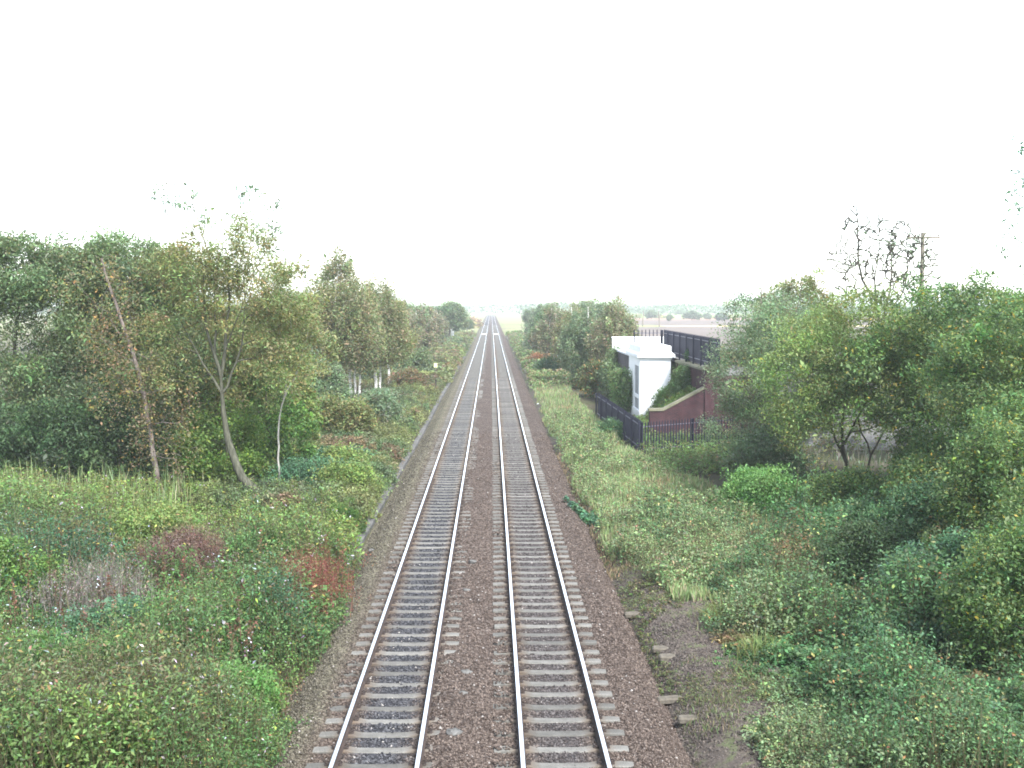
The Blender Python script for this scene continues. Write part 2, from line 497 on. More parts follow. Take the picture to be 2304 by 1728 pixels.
# loose ballast stones, as real stones where they can be told apart
def stones(name, n, y0, y1, size, label):
    u = rng.random(n)
    y = 1.0 / (1/y0 + u * (1/y1 - 1/y0))
    x = rng.uniform(-4.55, 3.75, n)
    # keep the sleeper tops mostly bare
    on_l = (np.abs(x - TL) < 1.27); on_r = (np.abs(x - TR) < 1.27)
    ph = ((y - 17.1) / 0.7) % 1.0
    on_sl = (np.abs(ph - 0.5) < 0.19) & (on_l | on_r)
    bury = (x > -1.22) & (x < -0.78) & (vnoise(x, y, 1.7) > 0.5)
    bury |= (x > 0.05) & (x < 0.4) & (vnoise(x, y, 2.3) > 0.62)
    bury |= (x < -2.9) & (vnoise(x, y, 2.0) > 0.62)
    keep = ~on_sl | bury | (rng.random(n) < 0.05)
    for rx in (TL - 0.752, TL + 0.752, TR - 0.752, TR + 0.752):
        keep &= np.abs(x - rx) > 0.1
    x, y = x[keep], y[keep]
    n = len(x)
    z = bz(x, y) + rng.uniform(-0.012, 0.016, n)
    z = np.where(bury[keep] & on_sl[keep], np.maximum(z, 0.012), z)
    s = size * rng.uniform(0.55, 1.35, n) * (y / 25) ** 0.35
    base = np.array([[1,0,0],[-1,0,0],[0,1,0],[0,-1,0],[0,0,1],[0,0,-1]], float)
    V = base[None] * s[:, None, None] * rng.uniform(0.55, 1.2, (n, 6, 1)) + rng.normal(0, 0.18, (n, 6, 3)) * s[:, None, None]
    th = rng.uniform(0, 2*PI, n)
    c, sn = np.cos(th), np.sin(th)
    Vx = V[..., 0] * c[:, None] - V[..., 1] * sn[:, None]
    Vy = V[..., 0] * sn[:, None] + V[..., 1] * c[:, None]
    V = np.stack([Vx, Vy, V[..., 2] * 0.85], -1) + np.stack([x, y, z], -1)[:, None]
    fo = np.array([[0,2,4],[2,1,4],[1,3,4],[3,0,4],[2,0,5],[1,2,5],[3,1,5],[0,3,5]])
    F = (fo[None] + (np.arange(n) * 6)[:, None, None]).reshape(-1, 3)
    t = rng.random(n) ** 1.6
    brown = np.array([0.04,0.029,0.023]) * (1 - t[:, None]) + np.array([0.15,0.117,0.097]) * t[:, None]
    grey = np.array([0.02,0.02,0.023]) * (1 - t[:, None]) + np.array([0.1,0.1,0.106]) * t[:, None]
    olive = np.array([0.038,0.033,0.024]) * (1 - t[:, None]) + np.array([0.14,0.125,0.095]) * t[:, None]
    w1 = np.clip(1.6 - np.abs(x - TL) / 0.42, 0, 1)[:, None]
    w2 = 0.6 * np.clip(1.6 - np.abs(x - TR) / 0.42, 0, 1)[:, None]
    w3 = sstep(-3.1, -3.7, x)[:, None]
    C = brown * (1 - w3) + olive * w3
    C = C * (1 - w1) + grey * w1
    C = C * (1 - w2) + grey * w2
    pale = rng.random(n) < 0.012
    C[pale] = np.array([0.26, 0.24, 0.22])
    C = np.repeat(C, 6, axis=0)
    o = np_mesh(name, V.reshape(-1, 3), 3, M['stone'], C, faces=F)
    return tag(o, label, "ballast", None, "stuff")
stones("ballast_stones", 95000, 17.0, 70.0, 0.03, "brown and grey crushed stone ballast lying around both tracks")

nst = 45000
y = 1.0 / (1/17.0 + rng.random(nst) * (1/60.0 - 1/17.0)); x = 3.4 + 2.9 * rng.random(nst) ** 1.25
kp = vnoise(x, y, 1.1) > rng.random(nst) * .7; x, y = x[kp], y[kp]; nst = len(x)
sz = .027 * rng.uniform(.4, 1.5, nst) * (y / 22) ** .3
Vb = np.array([[1,0,0],[-1,0,0],[0,1,0],[0,-1,0],[0,0,1],[0,0,-1]], float)
V = (Vb[None] * rng.uniform(.6, 1.2, (nst, 6, 1)) + rng.normal(0, .2, (nst, 6, 3))) * sz[:, None, None] + np.stack([x, y, cz(x, y)], -1)[:, None]
F = (np.array([[0,2,4],[2,1,4],[1,3,4],[3,0,4],[2,0,5],[1,2,5],[3,1,5],[0,3,5]])[None] + (np.arange(nst) * 6)[:, None, None]).reshape(-1, 3)
tt = rng.random((nst, 1)) ** 1.5
Cs = np.array([.03,.024,.021]) * (1 - tt) + np.array([.12,.1,.085]) * tt
tag(np_mesh("cess_gravel", V.reshape(-1, 3), 3, M['stone'], np.repeat(Cs, 6, axis=0), faces=F), "dark gravel scattered over the cess beside the right track", "gravel", None, "stuff")
# ------------------------------------------------------------------ sleepers
def sleeper_mesh(mb):
    prof = [(-1.25, -0.012), (-1.05, 0.0), (-0.6, 0.002), (-0.46, -0.024), (-0.3, -0.032), (0.3, -0.032), (0.46, -0.024), (0.6, 0.002), (1.05, 0.0), (1.25, -0.012)]
    v, f = [], []
    for (x, z) in prof:
        v += [(x, -0.135, -0.2), (x, -0.118, z - 0.014), (x, -0.1, z), (x, 0.1, z), (x, 0.118, z - 0.014), (x, 0.135, -0.2)]
    for i in range(len(prof) - 1):
        for k in range(5):
            a = i*6 + k
            f.append((a, a+6, a+7, a+1))
    f.append((0, 1, 2, 3, 4, 5)); n = (len(prof)-1)*6
    f.append((n+5, n+4, n+3, n+2, n+1, n))
    mb.add(v, f)
def make_sleeper(clips):
    t = empty("concrete_sleeper")
    mb = MB(); sleeper_mesh(mb); mb.build("sleeper_block", M['sleeper'], t)
    if clips:
        for rx in (-0.752, 0.752):
            for s in (-1, 1):
                c = MB()
                c.box(rx + s*0.105 - 0.05, -0.05, -0.005, rx + s*0.105 + 0.05, 0.05, 0.035, bev=0.012)
                c.tube([(rx + s*0.075, -0.055, 0.03), (rx + s*0.13, -0.04, 0.06), (rx + s*0.16, 0.0, 0.05), (rx + s*0.12, 0.045, 0.065), (rx + s*0.075, 0.055, 0.03)], 0.012, 5)
                c.build("rail_clip", M['clip'], t)
    return t
proto_clip = make_sleeper(True)
proto_plain = make_sleeper(False)
used = set()
N_SL = 150
for cx, lab, grp in ((TL, "weathered concrete sleeper in the left track, its inner end sunk in brown ballast", "sleepers of the left track"),
                     (TR, "weathered concrete sleeper in the right track with both ends showing", "sleepers of the right track")):
    for i in range(N_SL):
        y = 17.45 + 0.7 * i
        src = proto_clip if i < 48 else proto_plain
        if id(src) in used: o = copy_tree(src)
        else: o = src; used.add(id(src))
        o.location = (cx + random.uniform(-0.025, 0.025), y + random.uniform(-0.03, 0.03), random.uniform(-0.012, 0.004))
        o.rotation_euler = (0, 0, random.uniform(-0.012, 0.012))
        tag(o, lab, "sleeper", grp)
far = MB()
for cx in (TL, TR):
    for i in range(N_SL, 620):
        y = 17.45 + 0.7 * i
        far.box(cx - 1.25, y - 0.11, -0.2, cx + 1.25, y + 0.11, -0.005)
tag(far.build("distant_sleepers", M['sleeper']), "distant concrete sleepers of both tracks merging towards the horizon", "sleeper", None, "stuff")

# ------------------------------------------------------------------ rails
def rail(x, label):
    t = empty("rail", (x, 8, 0))
    b = MB()
    y0, y1 = 0.0, 820.0
    half = [(0.07, 0.012), (0.07, 0.022), (0.012, 0.042), (0.010, 0.118), (0.034, 0.132), (0.0365, 0.166)]
    poly = half + [(-a, z) for a, z in reversed(half)]
    b.prism(poly, 'y', y0, y1)
    b.build("rail_body", M['rail_side'], t)
    h = MB()
    hp = [(0.039, 0.167), (0.036, 0.1745), (0.022, 0.177), (-0.022, 0.177), (-0.036, 0.1745), (-0.039, 0.167)]  # slightly wider than the true head, standing in for bloom on the bright top
    h.prism(hp, 'y', y0, y1)
    h.build("running_surface", M['rail_top'], t)
    return tag(t, label, "rail", "rails of the two tracks")
rail(TL - 0.752, "polished steel rail leftmost of the four, nearest the concrete trough")
rail(TL + 0.752, "polished steel rail second from left, inner rail of the left track")
rail(TR - 0.752, "polished steel rail third from left, inner rail of the right track")
rail(TR + 0.752, "polished steel rail rightmost of the four, nearest the cess path")

# ------------------------------------------------------------------ trackside things
# concrete cable trough along the left shoulder
t = empty("cable_trough", (0, 0, 0))
b = MB(); lid = MB()
y = 33.5
i = 0
while y < 300:
    L = 1.0 if y < 150 else 4.0
    dx = 0.05 * math.sin(y * 0.11) + random.uniform(-0.02, 0.02)
    x = -4.72 + 0.0022 * max(0, y - 60) + dx
    z = -0.28 + random.uniform(-0.015, 0.015)
    b.box(x - 0.13, y, -0.6, x + 0.13, y + L - 0.02, z)
    lid.box(x - 0.145, y + 0.004, z + 0.003, x + 0.145, y + L - 0.03, z + 0.055 + random.uniform(0, 0.012), bev=0.01)
    y += L; i += 1
b.build("trough_channel", M['trough'], t)
lid.build("trough_lids", M['trough'], t)
tag(t, "long pale concrete cable trough along the left edge of the ballast", "cable trough")

# old timbers half buried in the cess
for (x, y, L, rz, lab) in ((4.05, 28.9, 0.85, 0.02, "old half buried timber in the cess beside yellow-green moss, farthest of the grey timbers"),
                      (4.25, 25.6, 0.7, -0.06, "old mossy timber in the cess, second from the far end of the row"),
                      (4.3, 24.9, 0.7, 0.05, "broken grey timber in the cess, middle of the row of old timbers"),
                      (4.05, 22.6, 1.0, 0.03, "pale old timber lying across the cess, longest of the row"),
                      (4.15, 21.3, 0.75, -0.03, "short old timber in the cess nearest the bridge")):
    b = MB()
    b.box(-L/2, -0.12, -0.1, L/2, 0.12, 0.005, bev=0.03)
    o = b.build("old_timber", M['wood_old'])
    o.location = (x, y, float(cz(x, y)) + 0.012)
    o.rotation_euler = (random.uniform(-.05, .05), random.uniform(-.06, .06), rz)
    tag(o, lab, "timber", "old timbers in the cess")

def lump(name, x, y, z, s, mat, label, cat, group=None, seed=0):
    r = np.random.default_rng(seed)
    import bmesh
    bm = bmesh.new()
    bmesh.ops.create_icosphere(bm, subdivisions=2, radius=1.0)
    off = r.normal(0, 1, (6, 3))
    for v in bm.verts:
        d = 1 + 0.28 * sum(math.sin(3 * v.co.dot(Vector(o)) + k) for k, o in enumerate(off)) / 3
        v.co = Vector((v.co.x * d * s[0], v.co.y * d * s[1], v.co.z * d * s[2]))
    me = bpy.data.meshes.new(name); bm.to_mesh(me); bm.free()
    me.materials.append(mat)
    o = bpy.data.objects.new(name, me); COL.objects.link(o)
    o.location = (x, y, z)
    return tag(o, label, cat, group)
lump("litter_bag", 4.35, 62.5, -0.3, (0.42, 0.3, 0.16), M['litter'], "crumpled white plastic on the right shoulder, nearest of the three scraps", "litter", "scraps of white litter", 3)
lump("litter_bag", 4.15, 71.0, -0.3, (0.28, 0.22, 0.14), M['litter'], "small white scrap on the right shoulder, middle of the three", "litter", "scraps of white litter", 4)
lump("litter_bag", 4.3, 92.0, -0.3, (0.4, 0.35, 0.2), M['litter'], "white scrap at the foot of the right bank, farthest of the three", "litter", "scraps of white litter", 5)
for k, (x, y, s, lab) in enumerate(((-0.62, 34.0, 0.1, "pale stone beside the left track, farthest of the loose pale stones"), (-0.7, 30.6, 0.08, "small pale stone between the tracks beyond the middle one"),
              (-0.55, 23.6, 0.1, "rounded pale stone on the brown ballast between the tracks"), (-0.6, 22.3, 0.075, "smallest pale stone between the tracks near the bridge"), (-0.72, 20.2, 0.13, "broad pale stone between the tracks nearest the bridge"),
              (-4.1, 36.5, 0.1, "pale stone at the near end of the concrete trough"))):
    lump("pale_stone", x, y, 0.03 if x > -2 else -0.15, (s*1.3, s, s*0.6), M['trough'], lab, "stone", "loose pale stones", 10 + k)

# lineside posts on the left
t = empty("marker_post", (-5.35, 104, -0.25))
b = MB(); b.box(-0.07, -0.07, 0, 0.07, 0.07, 1.3, bev=0.02); b.build("post", M['dark_wood'], t)
b = MB(); b.box(-0.55, -0.1, 0.02, 0.45, 0.1, 0.12, bev=0.02); b.build("foot", M['dark_wood'], t)
tag(t, "short dark post with a foot bar beside the concrete trough", "post")
t = empty("notice_plate", (-6.3, 122, -0.1))
b = MB(); b.tube([(0, 0, 0), (0, 0, 1.7)], 0.035, 8); b.build("stake", M['pole'], t)
b = MB(); b.box(-0.19, -0.03, 1.3, 0.19, -0.005, 1.78, bev=0.008); b.build("plate", M['sign_yellow'], t)
tag(t, "small cream plate on a stake in the weeds left of the trough", "sign")
t = empty("marker_board", (-9.6, 268, -0.2))
b = MB(); b.box(-0.35, -0.25, 0, 0.35, 0.25, 2.9, bev=0.05); b.build("cabinet", M['post_white'], t)
b = MB(); b.box(-0.09, -0.06, 2.9, 0.09, 0.06, 3.15); b.build("cap", M['post_white'], t)
tag(t, "tall white trackside cabinet left of the line beside trees", "cabinet")
t = empty("white_board", (-8.35, 272, -0.2))
b = MB(); b.tube([(0, 0, 0), (0, 0, 2.9)], 0.05, 6); b.build("stake", M['pole'], t)
b = MB(); b.box(-0.5, -0.06, 2.45, 0.45, -0.01, 2.95, bev=0.01); b.build("board", M['post_white'], t)
tag(t, "small white board on a stake just right of the tall white cabinet", "sign")
# foot crossing boards and the access track joining from the left
b = MB()
for cx in (TL, TR):
    for k in range(6):
        b.box(cx - 0.66, 303 + k * 0.9, 0.0, cx + 0.66, 303.85 + k * 0.9, 0.15, bev=0.02)
tag(b.build("crossing_boards", M['deck']), "pale timber boards of a crossing laid between the distant rails", "crossing")
V = [(-4.9, 300), (-4.9, 309), (-12, 316), (-22, 318), (-22, 311), (-12, 307)]
b = MB(); b.add([(x, y, 0.02 + 0.004 * i) for i, (x, y) in enumerate(V)], [tuple(range(6))])
tag(b.build("access_track", M['plough']), kind="structure")

# ------------------------------------------------------------------ palisade fences
def palisade(name, p0, p1, h, pitch, label, base=None, post_gap=2.75, z0=0.0, z1=0.0):
    """steel fence of pointed pales from p0 to p1"""
    p0 = np.array(p0, float); p1 = np.array(p1, float)
    L = float(np.linalg.norm(p1 - p0)); d = (p1 - p0) / L
    ang = math.atan2(d[1], d[0])
    t = empty(name, (p0[0], p0[1], z0), ang)
    sl = (z1 - z0) / L
    pl = MB()
    n = int(L / pitch)
    for i in range(n + 1):
        s = i * pitch
        w = 0.033; zb = sl * s
        # W-section pale with a pointed head
        v = []
        for zz in (0.06, h - 0.12):
            v += [(s - w, 0.0, zb + zz), (s - w*0.4, -0.018, zb + zz), (s + w*0.4, -0.018, zb + zz), (s + w, 0.0, zb + zz), (s + w*0.4, 0.004, zb + zz), (s - w*0.4, 0.004, zb + zz)]
        v += [(s, -0.006, zb + h)]
        f = [(k, (k+1) % 6, (k+1) % 6 + 6, k + 6) for k in range(6)] + [(6+k, 6+(k+1) % 6, 12) for k in range(6)] + [(5,4,3,2,1,0)]
        pl.add(v, f)
    pl.build("pales", M['fence'], t)
    for zz in (0.32, h - 0.34):
        r = MB()
        v = [(0, 0.008, zz), (L, 0.008, zz + sl*L), (L, 0.05, zz + sl*L), (0, 0.05, zz), (0, 0.008, zz + 0.05), (L, 0.008, zz + 0.05 + sl*L), (L, 0.05, zz + 0.05 + sl*L), (0, 0.05, zz + 0.05)]
        r.add(v, [(0,3,2,1),(4,5,6,7),(0,1,5,4),(1,2,6,5),(2,3,7,6),(3,0,4,7)])
        r.build("rail", M['fence_rail'], t)
    m = max(1, round(L / post_gap))
    for i in range(m + 1):
        s = L * i / m
        q = MB(); q.box(s - 0.05, 0.054, sl*s - 0.3, s + 0.05, 0.16, sl*s + h - 0.08, bev=0.01)
        q.build("post", M['fence'], t)
    return tag(t, label, "fence", "dark palisade fences")
def g(x, y): return float(gz(x, y))
palisade("palisade_fence", (8.25, 59.0), (7.75, 78.3), 1.9, 0.115, "dark steel palisade fence running beside the line, below the white pillar", z0=0.0, z1=0.0)
palisade("palisade_fence", (8.3, 58.85), (13.8, 58.7), 1.9, 0.155, "open dark palisade fence facing the viewer in front of the brick wall", z0=-0.05, z1=0.4)
palisade("palisade_fence", (13.6, 64.0), (13.6, 85.0), 1.95, 0.115, "dark palisade fence on top of the embankment behind the white pillar", z0=4.3, z1=4.38)
palisade("palisade_fence", (11.3, 85.15), (13.5, 85.15), 1.95, 0.3, "short see-through palisade run in front of the white parapet", z0=4.38, z1=4.38)

# ------------------------------------------------------------------ bridge abutment (the bridge is gone)
px0, px1, py0, py1 = 10.75, 12.85, 77.0, 83.3
t = empty("bridge_pillar", (px0, py0, -0.3))
W, D = px1 - px0, py1 - py0
b = MB()
# shaft with two recesses in the track face
b.box(0, 0, 0.0, W, D, 4.62)
shaft = b.build("shaft", M['white'], t)
b = MB()
b.box(-0.16, -0.1, -0.3, W + 0.1, D + 0.1, 0.95, bev=0.05)
b.build("plinth", M['white'], t)
b = MB()       # raised render framing the recessed panels
b.box(-0.1, 0.0, 0.953, -0.002, 0.75, 4.62)
b.box(-0.1, 3.1, 0.953, -0.002, D, 4.62)
b.box(-0.1, 0.753, 4.1, -0.002, 3.097, 4.62)
b.box(-0.1, 0.753, 1.75, -0.002, 3.097, 2.0)
b.build("panel_frame", M['white'], t)
b = MB(); b.box(-0.03, 0.76, 2.01, -0.004, 3.09, 4.09); b.build("panel", M['panel'], t)
b = MB(); b.box(-0.03, 0.76, 0.96, -0.004, 3.09, 1.74); b.build("panel", M['panel'], t)
b = MB()
b.box(-0.14, -0.06, 4.625, W + 0.06, D + 0.06, 4.78)
b.build("frieze", M['white'], t)
b = MB()
b.box(-0.32, -0.26, 4.783, W + 0.28, D + 0.26, 5.0)
b.prism([(-0.30, 5.003), (W + 0.26, 5.003), (W + 0.12, 5.12), (-0.14, 5.12)], 'y', -0.22, D + 0.22)
b.build("cornice", M['white'], t)
b = MB(); b.box(-0.08, -0.04, 5.123, W + 0.02, D + 0.02, 5.6, bev=0.04); b.build("cap_block", M['white'], t)
tag(t, "tall white painted bridge pillar with moulded cornice and recessed panel", "pillar")

b = MB()
b.box(11.0, 83.6, -0.6, 11.6, 97.0, 4.2)
o = b.build("abutment_wall", M['dark_stone'])
tag(o, "dark stone abutment wall facing the line beyond the white pillar", "wall")
b = MB(); b.box(10.9, 83.75, 4.203, 30.0, 97.0, 4.35)
tag(b.build("road_deck", M['deck']), kind="structure")
t = empty("parapet_wall", (10.9, 97.0, 4.2))
b = MB(); b.box(0, 0.003, -0.3, 5.2, 0.4, 1.06); b.build("wall", M['white'], t)
b = MB(); b.box(-0.05, -0.05, 1.063, 5.25, 0.45, 1.17, bev=0.03); b.build("coping", M['white'], t)
tag(t, "low white parapet wall on the far side of the removed bridge", "wall")

# brick wing wall with sloping coping, brick pier, retaining wall behind
t = empty("wing_wall", (9.75, 66.0, -0.3))
L = 3.35
poly = [(0, 0), (L, 0), (L, 3.35), (0.85, 2.02), (0, 2.0)]
b = MB(); b.prism(poly, 'y', 0.0, 0.42); b.build("brickwork", M['brick'], t)
b = MB()
b.prism([(-0.06, 2.003), (0.85, 2.023), (L, 3.353), (L, 3.5), (0.83, 2.16), (-0.06, 2.14)], 'y', -0.07, 0.5)
b.build("coping", M['coping'], t)
tag(t, "dark red brick wing wall with a pale sloping coping", "wall")
t = empty("brick_pier", (13.12, 65.9, -0.3))
b = MB(); b.box(0, 0, 0, 0.62, 0.62, 4.55); b.build("shaft", M['brick'], t)
b = MB(); b.box(-0.16, -0.14, 4.553, 1.1, 0.76, 4.78, bev=0.04); b.build("cap", M['coping'], t)
tag(t, "square brick pier with flat stone cap at the top of the wing wall", "pier")
t = empty("retaining_wall", (13.2, 66.6, -0.3))
b = MB(); b.box(0, 0.003, 0, 0.4, 10.3, 4.45); b.build("brickwork", M['brick'], t)
b = MB(); b.box(-0.1, 0.006, 4.453, 0.48, 10.3, 4.6, bev=0.03); b.build("coping", M['coping'], t)
tag(t, "long retaining wall with pale coping running back from the brick pier", "wall")
b = MB(); b.box(13.78, 65.95, -0.3, 17.5, 66.4, 3.9)
tag(b.build("side_wall", M['brick']), "dark brick wall right of the pier behind willow leaves", "wall")

def ez(x, y):
    up = np.maximum(sstep(53, 64.5, y) * sstep(16.8, 19.5, x), (np.asarray(y) > 66.2) * 1.0) * sstep(118, 98, y)
    return -0.35 + 4.65 * up
tag(grid_sheet("embankment", np.linspace(13.65, 60, 40), np.unique(np.concatenate([np.linspace(48, 120, 73), [66.15, 66.3]])), lambda X, Y: ez(X, Y) + 0.15 * (vnoise(X, Y, 3) - 0.5), M['slope']), kind="structure")
# planted slope between pillar and wing wall
def pz(x, y):
    return -0.3 + 2.6 * sstep(10.5, 13.2, x) + 0 * y
tag(grid_sheet("planted_slope", np.linspace(9.6, 13.18, 16), np.linspace(66.45, 76.9, 24), pz, M['ground']), kind="structure")

# ------------------------------------------------------------------ vegetation
def cool(C):
    g = (C[:, 1] > C[:, 0])[:, None]                        # the greens here lean to blue
    C = np.where(g, C * np.array([0.95, 1.16, 1.06]), C)
    m = C.mean(1)[:, None]
    return np.clip(m + (C - m) * 1.1, .004, .9)
def palette(n, cols, jit=0.18, r=rng):
    w = np.array([c[3] if len(c) > 3 else 1.0 for c in cols]); w = w / w.sum()
    k = r.choice(len(cols), n, p=w)
    C = np.array([c[:3] for c in cols])[k]
    return cool(np.clip(C * (1 + jit * r.normal(0, 1, (n, 1))) * (1 + 0.06 * r.normal(0, 1, (n, 3))), 0.004, 0.9))

def leaf_quads(P, L, asp, droop=0.25, up=0.5, r=rng):
    """one folded diamond per point"""
    n = len(P)
    nrm = r.normal(0, 1, (n, 3)); nrm[:, 2] = np.abs(nrm[:, 2]) + up
    nrm /= np.linalg.norm(nrm, axis=1)[:, None]
    ax = r.normal(0, 1, (n, 3)); ax[:, 2] -= droop
    ax -= nrm * (ax * nrm).sum(1)[:, None] * 0.85
    ax /= np.linalg.norm(ax, axis=1)[:, None] + 1e-9
    sd_ = np.cross(nrm, ax); sd_ /= np.linalg.norm(sd_, axis=1)[:, None] + 1e-9
    L = L[:, None] if np.ndim(L) else L
    w = L * asp * 0.5
    fold = nrm * L * 0.08
    a = P - ax * L * 0.5; c = P + ax * L * 0.5
    m = P - ax * L * 0.08
    return np.stack([a, m + sd_ * w + fold, c, m - sd_ * w + fold], 1)

def smooth_path(pts, step=0.45):
    P = np.array(pts, float)
    out = []
    Q = np.vstack([2*P[0]-P[1], P, 2*P[-1]-P[-2]])
    for i in range(1, len(Q) - 2):
        p0, p1, p2, p3 = Q[i-1], Q[i], Q[i+1], Q[i+2]
        n = max(1, int(np.linalg.norm(p2 - p1) / step))
        for k in range(n):
            t = k / n
            out.append(0.5*((2*p1)+(-p0+p2)*t+(2*p0-5*p1+4*p2-p3)*t*t+(-p0+3*p1-3*p2+p3)*t**3))
    out.append(P[-1])
    return np.array(out)

NLEAF, LEAFL = 2.3, 1.05
def tree(name, label, cat, base, stems, lobes, ncl, nleaf, leafL, cols, r0=0.12, asp=0.5, spread=0.42, droop=0.65,
         bark_m='bark', group=None, minz=0.8, tint=0.13, seed=1, hang=0.0, wig=0.16, rtip=0.008, shell=0.55, jit=0.11, stemtaper=0.75, zs=1.0):
    """stems: list of polylines (relative); lobes: (cx,cy,cz,rx,ry,rz,weight) of the crown (relative)"""
    r = np.random.default_rng(seed)
    t = empty(name, base)
    pos, par, chains = [], [], []
    stem_r = {}
    for si, st in enumerate(stems):
        P = smooth_path(st[0] if isinstance(st, tuple) else st)
        rr0 = st[1] if isinstance(st, tuple) else r0
        join = st[2] if isinstance(st, tuple) and len(st) > 2 else None
        P[1:-1] += r.normal(0, 0.025, P[1:-1].shape)
        ids = []
        if join is not None:
            A = np.array(pos); j = int(np.argmin(np.linalg.norm(A - P[0], axis=1)))
            ids.append(j); P = P[1:]
        for q, p in enumerate(P):
            pos.append(p); par.append(ids[-1] if ids else -1); ids.append(len(pos) - 1)
            stem_r[len(pos) - 1] = rr0 * (1 - stemtaper * q / max(1, len(P) - 1))
        chains.append((ids, 8 if rr0 > 0.06 else 5))
    # crown clusters
    w = np.array([l[6] if len(l) > 6 else l[3]*l[4]*l[5] for l in lobes]); w = w / w.sum()
    k = r.choice(len(lobes), ncl, p=w)
    Lb = np.array([l[:6] for l in lobes])[k]
    d = r.normal(0, 1, (ncl, 3)); d /= np.linalg.norm(d, axis=1)[:, None]
    rad = r.random(ncl) ** (1/3)
    rad = shell * (0.55 + 0.45 * rad) + (1 - shell) * rad
    out = r.random(ncl) < 0.12                              # a few shoots break the outline
    rad[out] *= r.uniform(1.08, 1.38, out.sum())
    C = Lb[:, :3] + d * rad[:, None] * Lb[:, 3:6]
    C = C[C[:, 2] > 0.15]
    A = np.array(pos)
    dist = np.min(np.linalg.norm(C[:, None] - A[None], axis=2), axis=1)
    load = [0.0] * len(pos)
    for ci in np.argsort(dist):
        c = C[ci]
        A = np.array(pos)
        dd = np.linalg.norm(A - c, axis=1)
        cost = dd + 1.3 * np.maximum(0, A[:, 2] - c[2] + 0.35 * dd) + 50 * (A[:, 2] < min(minz, c[2]))
        j = int(np.argmin(cost))
        p0 = A[j]; L = dd[j]
        n = max(2, int(L / 0.42))
        ctrl = (p0 + c) / 2 + np.array([0, 0, -0.08 * L]) + r.normal(0, wig * L * 0.5, 3)
        ids = [j]
        for q in range(1, n + 1):
            u = q / n
            p = p0*(1-u)**2 + 2*ctrl*u*(1-u) + c*u*u + (r.normal(0, wig * 0.3, 3) if q < n else 0)
            pos.append(p); par.append(ids[-1]); ids.append(len(pos) - 1); load.append(0.0)
        load[-1] = 1.0
        chains.append((ids, 4))
    for i in range(len(pos) - 1, -1, -1):
        if par[i] >= 0: load[par[i]] += load[i]
    tot = max(1.0, max(load))
    rr = np.array([stem_r.get(i, max(rtip, min(0.6 * r0, 0.75 * r0 * (load[i] / tot) ** 0.55))) for i in range(len(pos))])
    mb = MB()
    PA = np.array(pos)
    for ids, sides in chains:
        ra = rr[ids].copy()
        if ids[0] not in stem_r or ids[-1] not in stem_r:
            ra[0] = min(ra[0], ra[1] * 1.25)
            sd2 = 5 if ra[0] > 0.03 else (4 if ra[0] > 0.018 else 3)
        else: sd2 = sides
        if par[ids[0]] == -1 and ids[0] in stem_r:
            ra[0] *= 1.35
        mb.tube(PA[ids], ra, sd2, cap=False)
    mb.build("trunk", M[bark_m], t, smooth=True)
    # leaves
    n = len(C)
    nleaf = int(nleaf * NLEAF); leafL = leafL * LEAFL
    k = np.repeat(np.arange(n), nleaf)
    size = r.uniform(0.6, 1.35, n)[k]
    off = r.normal(0, 1, (len(k), 3))
    off *= (r.random(len(k)) ** 0.45 / np.linalg.norm(off, axis=1) * 1.75 * spread * size)[:, None]
    off[:, 2] *= 0.8
    off[:, 2] *= zs
    if hang > 0:
        off[:, 2] -= np.abs(r.normal(0, hang, len(k)))
        off[:, :2] *= 0.8
    P = C[k] + off
    ok = P[:, 2] > 0.03
    P, k = P[ok], k[ok]
    col = palette(len(P), cols, jit, r) * (1 + tint * r.normal(0, 1, (n, 1)))[k] * (1 + 0.5 * tint * r.normal(0, 1, (n, 3)))[k]
    Q = leaf_quads(P, leafL * np.exp(r.normal(-0.05, 0.35, len(P))), asp, droop, 0.5, r)
    np_mesh("crown", Q.reshape(-1, 3), 4, M['leaf'], np.repeat(np.clip(col, .004, .8), 4, axis=0), t)
    return tag(t, label, cat, group)

# leaf colours; most tree palettes lightened to stand in for haze and lens flare
DKGREEN = [(0.05,0.07,0.037,4), (0.07,0.092,0.048,3), (0.095,0.115,0.055,1)]
WILLOW = [(0.15,0.17,0.095,4), (0.185,0.2,0.115,3), (0.115,0.14,0.078,2), (0.17,0.17,0.07,0.7)]
GREYW = [(0.165,0.185,0.12,4), (0.2,0.215,0.14,3), (0.125,0.15,0.095,2)]
OLIVE = [(0.195,0.195,0.09,4), (0.235,0.225,0.11,3), (0.145,0.16,0.072,2), (0.26,0.22,0.09,0.8)]
BIRCH = [(0.2,0.205,0.11,4), (0.245,0.23,0.13,3), (0.25,0.21,0.12,1.8), (0.16,0.17,0.085,1.5)]
RUSTB = [(0.2,0.185,0.125,4), (0.235,0.205,0.14,3), (0.16,0.175,0.095,3), (0.25,0.19,0.1,.4)]
SALLOW = [(0.105,0.14,0.058,4), (0.14,0.17,0.07,3), (0.07,0.105,0.047,3), (0.21,0.21,0.06,0.5), (0.3,0.24,0.05,0.18)]
FRESH = [(0.14,0.225,0.08,4), (0.175,0.26,0.1,3), (0.1,0.165,0.06,2)]
BRAMB = [(0.08,0.125,0.07,4), (0.11,0.155,0.085,3), (0.055,0.095,0.05,2), (0.19,0.2,0.09,1)]
BLUEG = [(0.085,0.14,0.085,4), (0.11,0.165,0.105,3), (0.06,0.105,0.06,2)]
YELLG = [(0.19,0.215,0.08,4), (0.235,0.245,0.095,2.5), (0.13,0.165,0.065,2)]

